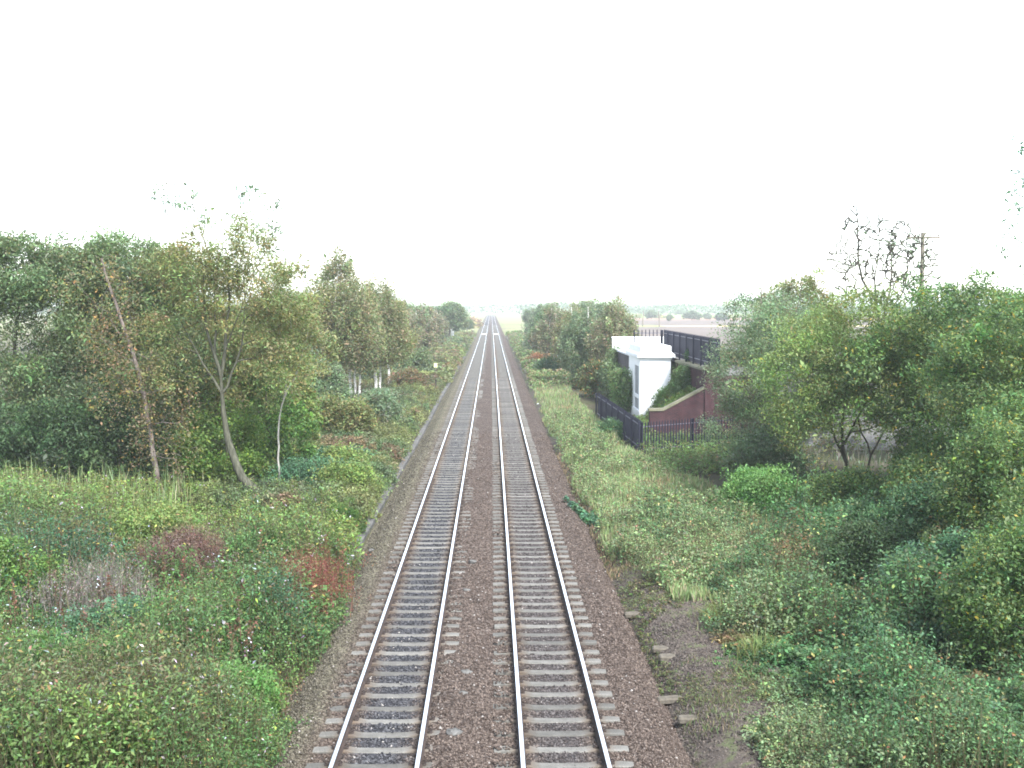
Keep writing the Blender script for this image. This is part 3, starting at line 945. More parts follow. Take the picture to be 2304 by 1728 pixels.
# ---- left side: the trees behind the weeds
tree("willow_tree", "big dark green willow leftmost behind the weeds", "tree", (-21.5, 50, 0.4),
     [([(0,0,0),(0.3,0,2.5),(-0.4,0,5.5),(0,0,8.2)], 0.16), ([(0.2,0,1),(1.4,0.2,3.5),(2.0,0,6.5)], 0.11, 1)],
     [(0,0,7.2,4.2,3.2,4.0), (2.2,-0.4,4.2,3.0,2.6,3.2), (-1.5,-0.5,3.2,3,2.4,3), (1.2,-1,2.2,3.2,2.0,2.0), (-.5,-.8,9.2,3.2,2,1.6,60)], 520, 95, 0.13, WILLOW, asp=0.42, spread=0.5, seed=11, group="trees behind the weeds")
tree("willow_tree", "broad dark green willow with the tallest top among the left willows", "tree", (-17.2, 51, 0.4),
     [([(0,0,0),(0.2,0,3),(-0.3,0,6),(0.3,0,9)], 0.16), ([(0.1,0,1.5),(-1.2,0.2,4),(-1.8,0,7)], 0.1, 1)],
     [(0,0,7.2,3.6,2.8,4.0), (1.5,-0.4,4.5,3.0,2.4,3.2), (-1.5,-0.6,3.4,2.8,2.4,3), (0,-1,2.0,3.2,1.8,1.9), (0.3,-.8,9.2,2.6,2,1.7,50)], 500, 95, 0.13, WILLOW, asp=0.42, spread=0.48, seed=12, group="trees behind the weeds")
tree("sallow_bush", "very dark green sallow bush at the left edge under the willows", "bush", (-19.3, 45.5, 0.5),
     [([(0,0,0),(0.3,0,1.4),(0.2,0,2.8)], 0.07), ([(-.2,0,0),(-0.9,0,1.5),(-1.3,0,2.4)], 0.06), ([(.2,0,0),(1.1,0,1.2),(1.6,0,2.3)], 0.06)],
     [(0,0,2.0,2.6,1.5,1.9), (1.6,-0.2,1.5,1.6,1.2,1.4), (-1.7,0,1.5,1.5,1.2,1.4)], 190, 85, 0.12, DKGREEN, r0=0.07, seed=13, asp=0.5, spread=0.34, minz=0.3, group="bushes under the left trees")
tree("sallow_bush", "dark green sallow bush right of the darkest bush, below the willows", "bush", (-15.9, 45.8, 0.5),
     [([(0,0,0),(0.2,0,1.4),(-0.2,0,2.6)], 0.06), ([(.2,0,0),(0.9,0,1.2),(1.2,0,2.2)], 0.05)],
     [(0,0,1.8,2.0,1.3,1.8), (-1.0,0.2,2.6,1.4,1.2,1.2)], 120, 85, 0.12, DKGREEN, r0=0.06, seed=14, asp=0.5, spread=0.34, minz=0.3, group="bushes under the left trees")
tree("olive_willow", "olive green willow between the leaning birch and the dark willows", "tree", (-14.6, 52, 0.4),
     [([(0,0,0),(0.3,0,3),(0,0,6),(0.4,0,9)], 0.14), ([(0.1,0,2),(1.3,0,4.5),(1.8,0,7.5)], 0.09, 1)],
     [(0,0,7.2,2.8,2.4,3.3), (1.2,0,5,2.6,2.2,3), (-1,-0.3,4.4,2.4,2,3), (0.4,-.6,2.4,2.6,1.6,2.0)], 270, 85, 0.125, OLIVE, asp=0.42, spread=0.46, seed=15, group="trees behind the weeds")
tree("leaning_birch", "thin pinkish birch leaning left with sparse orange leaves", "tree", (-13.75, 44.5, 0.3),
     [([(0,0,0),(-0.22,0,2.0),(-0.45,0,3.8),(-0.85,0,5.6),(-1.35,0,7.2),(-1.75,0,8.5),(-2.1,0,9.8)], 0.12)],
     [(-2.0,0,8.6,1.6,1.4,1.8), (-1.2,0,6.4,1.7,1.3,1.6), (0.2,-.2,4.0,1.6,1.2,1.8), (-1.2,-.2,4.6,1.5,1.2,1.2), (0.4,-.3,2.4,1.5,0.9,1.3)], 120, 42, 0.09,
     [(0.2,0.16,0.095,3), (0.17,0.155,0.085,3), (0.29,0.19,0.08,.8), (0.14,0.15,0.07,3), (0.33,0.28,0.1,.7)], r0=0.11, asp=0.5, spread=0.42, seed=16, bark_m='pink_bark', hang=0.35, minz=3.0, stemtaper=0.6)
tree("curved_willow", "curved grey trunk rising from the weeds into a tall olive crown", "tree", (-9.95, 44.5, 0.15),
     [([(0.75,0,-0.1),(0.25,0,0.3),(-0.3,0,0.9),(-0.75,0,2.0),(-1.08,0,3.5),(-1.15,0,5.0)], 0.22),
      ([(-1.12,0,4.9),(-1.4,0.1,6.0),(-1.75,0.1,7.2),(-1.8,0.1,9.3)], 0.075, 1), ([(-1.12,0,5.2),(-0.95,0.1,6.8),(-0.75,0,8.4),(-0.9,0,10.2)], 0.075, 1),
      ([(-1.12,0,4.3),(-0.75,0.1,5.2),(-0.3,0,6.4),(-0.1,0,8.4)], 0.055, 1), ([(-1.15,0,4.6),(-1.9,0.1,5.6),(-2.9,0.2,7.6)], 0.05, 1), ([(-1.45,0.1,6.2),(-1.35,.1,7.3),(-1.4,0.1,9.2)], 0.05, 1), ([(-1.14,0,4.8),(-1.0,0,6),(-.5,0,7.4),(.2,0,9.2)], .04, 1)],
     [(-1.0,0.1,10.3,1.9,1.6,1.6), (-2.4,0.1,9.2,1.7,1.5,1.6), (0.4,0,9.0,1.7,1.4,1.7), (1.1,0.3,7.2,1.3,1.2,1.5), (-3.3,0.2,7.2,1.1,1.1,1.4), (-0.6,0.3,7.6,2.0,1.2,1.0), (-2.9,0,5.2,1.2,1,1.2,1.0), (1.3,.3,5.4,1.2,1.1,1.3)], 250, 70, 0.11, OLIVE, r0=0.16, asp=0.36, spread=0.36, seed=17, bark_m='pale_bark', minz=4.5, group="trees behind the weeds", shell=0.4)
tree("stump_shoot", "short dark broken limb at the foot of the curved trunk", "stump", (-9.0, 44.4, 0.1),
     [([(0,0,-0.1),(-0.15,0,0.3),(-0.35,0,0.6)], 0.13)], [(-0.4,0,0.8,0.3,0.3,0.2)], 5, 12, 0.08, DKGREEN, r0=0.05, seed=18, bark_m='dark_bark', minz=0.1, spread=0.15)
tree("tall_poplar", "tall thin tree with sparse leaf tufts showing above the curved willow", "tree", (-14.0, 58, 0.2),
     [([(0,0,0),(-0.1,0,5),(-0.6,0,9),(-1.8,0,13.4)], 0.1), ([(-0.1,0,6),(1.0,0,10),(1.5,0,13.6)], 0.045, 1), ([(0.5,0,8.5),(1.9,0,10.6),(2.7,0,12.4)], 0.04, 1)],
     [(-2.6,0,13.7,1.3,1,0.9,2.6), (-1.6,0,12.4,1.0,.8,0.8,1.2), (1.2,0,13.9,0.9,.8,0.4,1.2), (2.6,0,12.6,0.6,0.8,0.9,1.5), (2.3,0,11.2,0.8,1,1.0,1.4)], 64, 16, 0.14, GREYW, r0=0.05, seed=19, spread=0.26, minz=8, asp=.5, rtip=0.006)
tree("slim_sapling", "pale slim sapling with a forked wavy stem right of the curved trunk", "tree", (-9.15, 46.5, 0.1),
     [([(0,0,0),(-0.05,0,2),(0.1,0,3.8),(0.45,0,5.2),(0.6,0,6.6),(0.5,0,8)], 0.055), ([(0.1,0,3.9),(0.7,0,5.0),(1.1,0,6.2),(1.3,0,7.2)], 0.04, 1)],
     [(0.6,0.2,7.4,1.2,1,1.4), (1.4,.2,6.0,1.0,.9,1.2), (-.2,.2,5.6,0.8,.7,1.2)], 60, 55, 0.11, OLIVE, r0=0.05, seed=20, bark_m='silver_bark', minz=5, spread=.36, asp=.4)
tree("ivy_clad_trunk", "stout trunk wrapped in yellowish ivy at the edge of the wood", "tree", (-10.4, 61, 0.0),
     [([(0,0,0),(0,0,2),(-0.3,0,4.2),(-0.7,0,6.4)], 0.2)],
     [(0.0,-.1,1.6,0.42,0.4,1.7,3), (-0.3,-.1,4.2,0.5,0.45,1.8,3), (-0.9,0,6.9,1.2,1.2,1.4,2)], 130, 60, 0.12, YELLG, r0=0.12, seed=21, minz=0.3, spread=.26, asp=.7)
tree("understorey_bush", "yellow green bush between the leaning birch and the curved trunk", "bush", (-11.7, 46.8, 0.2),
     [([(0,0,0),(0.2,0,1.5),(0.1,0,3)], 0.05), ([(0,0,0),(-.7,0,1.5),(-1,0,2.6)], 0.04)],
     [(0,0,2.0,1.7,1.2,2.0), (-1.2,0,1.5,1.2,1,1.5), (1.0,0,1.4,1.1,0.9,1.3)], 130, 70, 0.11, [(0.13,0.17,0.05,3), (0.1,0.14,0.045,3), (0.2,0.22,0.06,1.5)], r0=0.05, seed=22, minz=.3, spread=.33, group="bushes under the left trees")
tree("understorey_tree", "mid green tree filling the gap behind the curved trunk", "tree", (-12.2, 56, 0.2),
     [([(0,0,0),(0.2,0,3),(0,0,6.5)], 0.12)],
     [(0,0,5,2.5,2,2.6), (0.6,0,3,1.6,1.6,2.4), (-1.5,0,3,2.6,1.6,2.4), (1.6,0,8.2,1.7,1.5,2.3)], 270, 75, 0.14, OLIVE, r0=0.1, seed=23, minz=1, spread=.46, asp=.45, group="trees behind the weeds")
tree("ivy_thicket", "bright ivy green thicket behind the slim sapling", "bush", (-10.9, 52, 0.1),
     [([(0,0,0),(0.2,0,2),(0,0,4.4)], 0.09)],
     [(0,0,2.6,1.3,1,2.4), (1.2,0.4,1.6,1.2,1,1.6), (0.2,0,4.4,0.9,.8,1.2)], 110, 75, 0.12, [(0.1,0.15,0.045,3), (0.07,0.115,0.04,3), (0.16,0.2,0.05,1)], r0=.07, seed=24, minz=.4, spread=.34, group="bushes under the left trees")
tree("dark_filler_tree", "shadowy willow deep in the wood behind the leaning birch", "tree", (-16.5, 58, 0.3),
     [([(0,0,0),(0.2,0,3),(0,0,7.5)], 0.14)],
     [(0,0,6.5,4.2,2,3.4), (-4,0,5,3.4,2,3.6), (3,0,4,2.6,2,3)], 240, 70, 0.17, OLIVE, r0=0.12, seed=25, minz=1, spread=.55, asp=.45, group="trees behind the weeds")

# ---- left side, middle distance
def birch(name, label, base, h, w, seed, n=150, nl=70, leaf=0.14, cols=BIRCH, lean=0.0, group=None, bark_m='birch', stems=1, low=0.3):
    r = np.random.default_rng(seed + 500)
    st = []
    for s in range(stems):
        a = (s - (stems - 1) / 2) * 0.55
        st.append(([(a*0.6, 0.1*s, 0), (a*0.9 + lean*0.2, 0.1*s, h*0.3), (a*1.2 + lean*0.6 + r.normal(0, .15), 0.2*s, h*0.6), (a*1.3 + lean + r.normal(0, .2), 0.2*s, h*0.93)], 0.014 * h * (1 if s == 0 else 0.8)))
    lobes = [(lean, 0, h*0.84, w*0.42, w*0.42, h*0.17), (lean*0.7, 0, h*0.66, w*0.85, w*0.8, h*0.2), (lean*0.5 + 0.3*w, 0, h*0.5, w*0.7, w*0.75, h*0.18), (lean*.5 - 0.35*w, 0, h*0.48, w*0.7, w*0.75, h*(0.48-low))]
    return tree(name, label, "tree", base, st, lobes, n, nl, leaf, cols, r0=0.011*h, asp=0.5, spread=0.3*w**0.4, seed=seed, bark_m=bark_m, hang=0.07*h**0.9, minz=h*0.3, group=group, droop=0.6, tint=0.1)
GB = "birches along the left bank"
b1 = birch("birch_tree", "tallest pointed birch of the left bank, with a pale forked trunk", (-12.4, 88, 0.1), 12.8, 3.5, 31, 320, 80, .16, group=GB)
b2 = birch("birch_tree", "birch with two bright white trunks above the rusty weeds", (-10.3, 98, 0.0), 11.3, 3.0, 32, 280, 75, .16, group=GB, stems=2)
b3 = birch("birch_tree", "birch with three thin white stems left of the pair of white trunks", (-12.0, 95, 0.0), 10.4, 2.8, 33, 230, 75, .16, group=GB, stems=3)
b4 = birch("birch_tree", "rounded yellowing birch just right of the white-trunked pair", (-10.6, 112, 0.0), 10.0, 2.5, 34, 190, 70, .17, cols=OLIVE, group=GB)
b5 = birch("birch_tree", "green birch filling the gap left of the tall pointed birch", (-17.3, 84, 0.2), 9.6, 3.0, 35, 210, 70, .17, cols=GREYW, group=GB)
b6 = birch("birch_tree", "reddish fading birch standing past the yellowing one", (-11.8, 132, 0.0), 9.2, 3.4, 36, 160, 60, .2, cols=RUSTB, group=GB)
def bush(name, label, base, w, h, n, nl, leaf, cols, seed, group=None, asp=.5, spread=.3, bark_m='bark', d=None, hang=0):
    d = d or w * 0.8
    st = [([(0,0,0),(0.15*w,0,h*.4),(0.1*w,0,h*.8)], 0.025*h), ([(0,0,0),(-.3*w,0.1,h*.35),(-.5*w,0,h*.65)], 0.02*h), ([(0,0,0),(.35*w,-0.1,h*.3),(.55*w,0,h*.6)], 0.02*h)]
    rb_ = np.random.default_rng(seed + 900)
    extra = [(rb_.uniform(-.7, .7) * w, rb_.uniform(-.4, .4) * d, h * rb_.uniform(.35, .8), w * .3, d * .3, h * rb_.uniform(.2, .34), .1 * w * d * h) for _ in range(4)]
    return tree(name, label, "bush", base, st, [(0,0,h*.5,w*.7,d*.75,h*.44), (-.5*w,0,h*.38,w*.5,d*.6,h*.38), (.5*w,.1,h*.36,w*.5,d*.6,h*.36)] + extra, n, nl, leaf, cols, r0=.02*h, seed=seed, group=group, minz=.15*h, spread=spread, asp=asp, bark_m=bark_m, hang=hang)
GS = "bushes along the left bank"
bush("willow_bush", "round green willow bush in front of the white birch stems", (-12.3, 78, 0), 2.0, 4.3, 170, 70, .15, GREYW, 41, GS, spread=.42)
bush("willow_bush", "tall green bush under the tall pointed birch", (-14.6, 76, 0), 2.5, 4.8, 190, 70, .15, WILLOW, 42, GS, spread=.45)
bush("hawthorn_bush", "olive bush with rusty leaves right of the ivy clad trunk", (-9.2, 66, 0), 2.0, 2.6, 130, 70, .13, OLIVE, 43, GS, spread=.36)
bush("hawthorn_bush", "grey green bush low on the bank beside the ivy clad trunk", (-8.0, 72, 0), 1.9, 2.2, 110, 70, .13, GREYW, 44, GS, spread=.34)
bush("bramble_mound", "blue green bramble mound right of the curved trunk", (-8.0, 47.5, -0.1), 2.3, 1.55, 190, 75, .09, BLUEG, 45, GS, spread=.3, d=1.9)
bush("bramble_mound", "low blue green mound on the bank behind the first one", (-7.7, 54, -0.1), 1.9, 1.2, 130, 70, .1, BLUEG, 46, GS, spread=.3, d=1.8)
bush("yellow_bush", "yellow green bush against the near end of the concrete trough", (-6.3, 46.5, -0.3), 1.5, 1.7, 130, 75, .085, YELLG, 47, GS, spread=.28)
bush("yellow_bush", "yellow flowering bush behind the nearer yellow one", (-6.9, 53, -0.3), 1.5, 1.5, 110, 70, .09, YELLG, 48, GS, spread=.28)
GL = "mounds among the left weeds"
MIDG = [(0.09,0.135,0.05,4), (0.12,0.165,0.062,3), (0.07,0.11,0.05,2)]
bush("bramble_mound", "leafy green mound beside the ballast below the red dock", (-5.9, 25.3, -0.2), 1.1, 1.45, 150, 80, .07, MIDG, 151, GL, spread=.24)
bush("bramble_mound", "bright green mound at the ballast edge nearest the bridge", (-5.3, 21.6, -0.25), .9, 1.15, 120, 80, .062, [(0.11,0.17,0.055,4), (0.14,0.2,0.07,3)], 152, GL, spread=.22)
bush("bramble_mound", "dark blue green mound below the grey dead stalks", (-8.9, 24.6, 0.0), 1.1, 1.3, 140, 80, .068, BLUEG, 153, GL, spread=.24)
bush("bramble_mound", "tall mixed green mound in the lower left corner", (-8.2, 20.6, 0.0), 1.2, 1.7, 170, 80, .065, MIDG, 154, GL, spread=.25)
bush("bramble_mound", "yellow green mound behind the brown seeding stand", (-11.2, 36.0, 0.1), 1.5, 1.35, 150, 80, .08, YELLG, 155, GL, spread=.28)
bush("bramble_mound", "green mound between the brown seeding stand and the red dock", (-6.9, 32.5, -0.1), 1.2, 1.35, 150, 80, .075, MIDG, 156, GL, spread=.26)
bush("bramble_mound", "pale green mound at the left edge beside the grey dead stalks", (-13.0, 29.0, 0.2), 1.4, 1.5, 150, 80, .075, [(0.13,0.18,0.06,3), (0.17,0.2,0.07,2)], 157, GL, spread=.27)
bush("conifer_seedling", "small dark green upright bush at the edge of the ballast", (-5.35, 39.6, -0.35), 0.62, 1.35, 80, 80, .055, [(0.06,0.1,0.03,3), (0.09,0.13,0.035,2)], 49, GS, spread=.15, asp=.3)
bush("rusty_bush", "rust coloured bush behind the short dark post", (-8.4, 108, 0), 2.0, 1.6, 90, 60, .17, [(0.2,0.12,0.07,3), (0.17,0.14,0.08,3), (0.12,0.14,0.07,2)], 50, GS, spread=.4)
bush("hawthorn_bush", "dark green round bush on the left bank past the cream plate", (-9.0, 128, 0), 2.4, 2.6, 90, 55, .2, WILLOW, 51, GS, spread=.45)
bush("hawthorn_bush", "brownish bush on the left bank beyond the dark round bush", (-7.6, 140, 0), 2.0, 1.8, 70, 50, .2, RUSTB, 52, GS, spread=.42)
bush("willow_bush", "pale green bush at the foot of the two-trunked birch", (-9.3, 88, 0), 1.4, 1.2, 70, 60, .16, GREYW, 53, GS, spread=.38)

# distant trees: a few prototypes, then copies, each its own thing
def far_copies(proto, spots, group):
    for i, (x, y, s, rz, lab) in enumerate(spots):
        o = copy_tree(proto)
        o.location = (x, y, -0.1); o.scale = (s, s, s if i % 2 else s * 0.92); o.rotation_euler = (0, 0, rz)
        tag(o, lab, "tree", group)
GF = "distant trees along the line"
pf = tree("broadleaf_tree", "dark round-headed tree standing alone at the left before the vanishing point", "tree", (-10.2, 262, -0.1), [([(0,0,0),(0.1,0,3),(0,0,7)], 0.28)],
     [(0,0,6.4,3.4,3.4,2.9), (2.2,0,4.6,2.6,2.6,2.4), (-2.4,0,4.6,2.6,2.6,2.5)], 190, 55, 0.32, WILLOW, r0=.22, seed=61, spread=.6, asp=.6, minz=1.5, group=GF)
far_copies(pf, [(-14.0, 178, 1.0, 1.2, "tall green tree on the left bank behind the reddish birch"), (-22, 230, 1.05, 2.2, "broad green tree on the left bank past the tall green one"),
                (-7.4, 330, .5, .7, "small dark tree beside the line just left of the rails' end"), (-17, 300, .85, 3.3, "hazy round tree behind the lone round-headed one"),
                (14.5, 262, 1.0, 4.0, "dark round tree behind the farthest right birches"), (12.5, 330, .8, 5.0, "hazy tree on the right nearest the rails' end"),
                (-24, 150, 1.1, 4.4, "dark tree deep in the left wood past the tall pointed birch"), (19.5, 210, 1.0, 1.9, "dark tree showing between the right birches")], GF)
pb = birch("distant_birch", "pinkish brown birch beyond the white cabinet's trees", (-12.2, 198, -0.1), 8.6, 3.6, 62, 150, 50, .28, cols=RUSTB, group=GF)
far_copies(pb, [(-11.2, 160, 1.02, 2.0, "pinkish birch on the left bank beyond the brownish bush"), (-11.9, 236, .85, 4.1, "faded birch right behind the tall white cabinet"),
                (13.2, 175, 1.05, 1.0, "pinkish birch in the middle of the right bank row"), (10.8, 235, .85, 2.6, "faded birch near the far end of the right row"), (17.0, 150, 1.0, 5.2, "pinkish birch behind the nearer right birches")], GF)
# ---- right side birches
GR = "birches along the right bank"
birch("birch_tree", "pale pinkish birch nearest the dark fence on the right bank", (11.8, 102, 0.1), 9.0, 2.5, 71, 210, 70, .16, cols=[(0.215,0.21,0.13,3), (0.25,0.215,0.14,3), (0.17,0.19,0.1,2)], group=GR, low=.22)
birch("birch_tree", "green birch with a thin white trunk left of the pinkish one", (9.4, 108, 0.0), 8.6, 2.4, 72, 200, 70, .16, cols=GREYW, group=GR, low=.2)
birch("birch_tree", "yellow-green birch in the middle of the right bank group", (9.6, 124, 0.0), 8.6, 2.4, 73, 170, 65, .18, group=GR, stems=2, low=.22)
birch("birch_tree", "birch with several white stems at the left of the right bank group", (8.2, 140, 0.0), 8.4, 2.6, 74, 170, 60, .2, cols=RUSTB, group=GR, stems=3)
birch("birch_tree", "leafy birch fourth along the right bank towards the horizon", (8.4, 162, 0.0), 8.2, 2.6, 75, 150, 55, .22, cols=WILLOW, group=GR)
birch("birch_tree", "small hazy birch last of the right bank group", (9.4, 198, 0.0), 8.2, 3.0, 76, 130, 50, .26, cols=GREYW, group=GR)
GRS = "bushes along the right bank"
bush("willow_bush", "light green bush between the dark fence and the white pillar", (10.0, 81.6, 0), 0.8, 3.3, 110, 70, .14, [(0.19,0.225,0.105,3), (0.24,0.265,0.13,2), (0.14,0.18,0.085,2)], 81, GRS, spread=.34)
bush("hawthorn_bush", "olive bush with orange leaves below the pinkish birch", (9.6, 96, 0), 1.8, 3.0, 110, 70, .15, [(0.13,0.14,0.065,3), (0.26,0.15,0.06,1), (0.1,0.12,0.055,2)], 82, GRS, spread=.38)
bush("hawthorn_bush", "dark green bush at the foot of the nearest right birch", (11.0, 92, 0), 1.6, 3.4, 110, 70, .15, WILLOW, 83, GRS, spread=.38)
bush("willow_bush", "pale green bush below the white-stemmed right birch", (7.2, 128, 0), 1.8, 2.0, 80, 60, .17, BRAMB, 84, GRS, spread=.38)
bush("rusty_bush", "small orange bush beside the ballast on the far right bank", (7.0, 152, 0), 1.8, 1.4, 60, 50, .2, [(0.3,0.15,0.08,3), (0.22,0.15,0.08,2)], 85, GRS, spread=.4)
bush("willow_bush", "round green bush close to the rails far down the right bank", (9.0, 185, 0), 3.2, 4.2, 120, 55, .22, GREYW, 86, GRS, spread=.55)
bush("willow_bush", "green bush hiding the left end of the white parapet", (11.2, 94, 0), 1.5, 4.7, 120, 65, .15, WILLOW, 87, GRS, spread=.38)

# ---- slope by the pillar
bush("ivy_bush", "ivy covered shrub spilling over the sloping coping", (12.0, 68.6, .9), 0.8, 1.5, 130, 75, .1, [(0.09,0.13,0.04,3), (0.13,0.16,0.05,2), (0.17,0.15,0.05,1)], 91, GRS, spread=.3)
bush("ivy_bush", "green shrub at the foot of the white pillar's front", (12.2, 75.6, 0.9), 0.6, 1.3, 110, 75, .1, [(0.1,0.15,0.06,3), (0.14,0.18,0.07,2)], 92, GRS, spread=.3)
bush("ivy_bush", "tangled green shrub between pillar and retaining wall", (12.85, 71.6, 1.8), 0.5, 2.4, 190, 70, .1, [(0.1,0.14,0.06,3), (0.13,0.15,0.08,2)], 93, GRS, spread=.32)
bush("ivy_bush", "weedy shrub on the embankment behind the retaining wall coping", (14.3, 74.5, 4.2), .8, .8, 70, 70, .1, BRAMB, 94, GRS, spread=.28)
bush("bramble_mound", "pale green bramble growing against the outside of the dark fence", (7.4, 66, -0.1), 1.0, 1.1, 90, 70, .09, BRAMB, 95, GRS, spread=.24)

# ---- right side near trees
GN = "trees on the right"
tree("grey_willow", "grey green willow covering the end of the brick wall", "tree", (13.2, 49, 0.4),
     [([(0,0,0),(0.1,0,1.5),(0.3,0,3.6),(-0.1,0,6.5)], 0.13), ([(0.1,0,.4),(-0.8,0,2.2),(-1.7,0,4.4)], 0.09, 1), ([(0.1,0,.6),(1.1,0,2),(1.7,0,4.5)], 0.08, 1)],
     [(-.3,0,6.4,1.9,1.6,1.7), (-1.6,-.2,4.4,1.7,1.6,2.0), (0.8,0,4.5,2.0,1.6,2.2), (-1.8,-.5,2.3,1.7,1.4,1.7), (-.2,-.5,2.2,1.7,1.2,1.6)], 280, 80, .11, GREYW, r0=.1, asp=.35, spread=.4, seed=101, group=GN, bark_m='dark_bark', minz=.8)
tree("twiggy_willow", "thin twiggy tree with upright bare tips left of the round tree", "tree", (14.6, 56, 1.2),
     [([(0,0,0),(0.1,0,3),(-0.4,0,6),(-0.6,0,8.2)], 0.1), ([(0,0,3),(1,0,5.5),(1.5,0,7.8)], 0.06, 1), ([(0,0,3.5),(-1.2,0,5.5),(-1.4,0,7.6)], .05, 1)],
     [(-.8,0,6.4,1.6,1.2,1.8), (0.8,0,6.2,1.6,1.2,1.6), (0,0,4.4,1.9,1.3,1.2)], 110, 40, .12, GREYW, r0=.07, asp=.4, spread=.34, seed=102, group=GN, minz=2.5)
tree("round_tree", "round olive brown tree behind the twiggy one", "tree", (19.4, 68, 2.0),
     [([(0,0,0),(0.1,0,3),(0,0,6)], 0.16)], [(0,0,5.6,2.6,2.2,2.3), (1.4,0,4.4,1.8,1.8,1.7), (-1.3,0,4.4,1.6,1.6,1.7)], 190, 65, .15, OLIVE, r0=.12, spread=.4, seed=103, group=GN, minz=1.5)
tree("corkscrew_willow", "nearly bare tree with twisted upright branches beside the utility pole", "tree", (22.8, 64, 1.6),
     [([(0,0,0),(0.3,0,4),(0.2,0,6.5),(-.9,0,8.6),(-1.2,0,12.4)], 0.13), ([(0.3,0,5),(0.9,0,7.5),(1.0,0,9.5),(1.4,0,11.6)], .07, 1), ([(0.3,0,5.6),(1.6,0,7.3),(2.0,0,9.2),(2.6,0,11.2)], .06, 1), ([(0.2,0,6.0),(0.0,0,8.0),(.2,0,10),(.1,0,11.8)], .06, 1), ([(0.3,0,5.5),(-1,0,7.2),(-1.9,0,9.4)], .05, 1), ([(0.4,0,5.6),(2,0,6.8),(3.0,0,8.6)], .05, 1)],
     [(-1.2,0,10.4,1.0,.9,2.2,3), (0.2,0,10.0,1.0,.9,2.0,3), (1.4,0,9.8,1.0,.9,2.0,3), (2.6,0,9.2,1.0,.9,2.0,3), (0.6,0,7.4,2.4,1.1,1.4,3), (-2.0,0,8.8,.8,.8,1.6,1.5), (3.2,0,8.2,.9,.8,1.6,1.5)], 400, 5, .1, GREYW, r0=.11, spread=.26, seed=104, group=GN, bark_m='dark_bark', minz=5, wig=.36, rtip=.042, zs=1.3)
tree("edge_birch", "tall birch at the right edge with a few sparse bluish leaves", "tree", (21.2, 41, 0.8),
     [([(0,0,0),(0.1,0,4),(0.3,0,8),(0.0,0,11),(-0.5,0,13.4)], 0.1), ([(0.3,0,7),(-.7,0,9.6),(-1.0,0,11.4)], .035, 1)],
     [(-.6,0,12.6,.8,.8,1.6), (-1.1,0,10.4,.9,.8,1.8), (0.2,0,9.5,1.0,.8,2)], 110, 9, .11, BLUEG, r0=.06, spread=.24, seed=105, group=GN, minz=7, wig=.25, rtip=.008)
tree("sallow_tree", "large bushy sallow with light green top and yellow flecks", "tree", (14.0, 42.5, 0.5),
     [([(0,0,0),(0.15,0,1.4),(-0.05,0,2.6),(0.2,0,5.6)], 0.085), ([(0.1,0,1.5),(-0.5,-.2,2.8),(-1.3,0,4.9)], .055, 1), ([(0.05,0,2.2),(0.8,0,3.6),(1.6,0,5.6)], .05, 1)],
     [(0.6,0,6.1,3.0,2.2,2.2), (-1.4,-.2,4.9,2.2,1.9,2.0), (2.2,-.1,5.2,2.4,2,2.3), (-1.6,-.4,3.4,1.7,1.5,1.4), (1.0,-.6,3.8,1.8,1.2,1.0)], 400, 85, .1, [(0.18,0.205,0.085,4), (0.215,0.235,0.1,3), (0.13,0.165,0.07,2), (0.3,0.27,0.08,.4)], r0=.1, asp=.42, spread=.38, seed=106, group=GN, bark_m='dark_bark', minz=1.8)
tree("sallow_tree", "dense darker sallow right of the light green one", "tree", (17.6, 40.5, 0.7),
     [([(0,0,0),(-0.1,0,2),(0.2,0,4),(0,0,6.2)], 0.14), ([(0,0,1.6),(1.2,0,3.4),(1.8,0,5.4)], .09, 1), ([(0,0,1.4),(-1.1,0,3.2),(-1.6,0,5)], .09, 1)],
     [(0,0,6.3,2.9,2.2,2.1), (1.8,-.2,5,2.5,2,2.3), (-1.9,-.3,4.7,2.3,1.8,2.1), (0.3,-.5,3.4,2.8,1.6,1.4)], 380, 85, .105, SALLOW, r0=.1, asp=.5, spread=.38, seed=107, group=GN, bark_m='dark_bark', minz=1.6)
tree("sallow_tree", "yellow flecked sallow filling the right edge above the thicket", "tree", (16.6, 33.5, 0.8),
     [([(0,0,0),(0.1,0,2),(-.2,0,4),(0.1,0,6.4)], 0.12), ([(0,0,1.2),(-0.9,0,2.8),(-1.3,0,4.8)], .08, 1), ([(0,0,1.8),(0.8,0,3.4),(1.2,0,5.5)], .08, 1)],
     [(0.3,0,6.0,2.2,1.8,1.8), (-1.2,-.2,4.9,1.8,1.5,1.8), (1.4,-.2,4.6,2,1.5,2), (0.2,-.2,3.2,2.1,1.3,1.1)], 300, 90, .095, SALLOW, r0=.09, asp=.5, spread=.33, seed=108, group=GN, bark_m='dark_bark', minz=1.8)
tree("sallow_tree", "sallow behind the pole's foot at the far right", "tree", (23.0, 50, 1.2),
     [([(0,0,0),(0.1,0,2.5),(0,0,5.5)], 0.14)],
     [(0,0,5.6,3.0,2,2.0), (-2.4,0,4.6,2.0,1.6,1.8), (2.4,0,5,2.2,1.8,2.4), (0,0,3,3,1.6,1.4)], 240, 70, .14, SALLOW, r0=.1, asp=.5, spread=.44, seed=109, group=GN, minz=1.2)
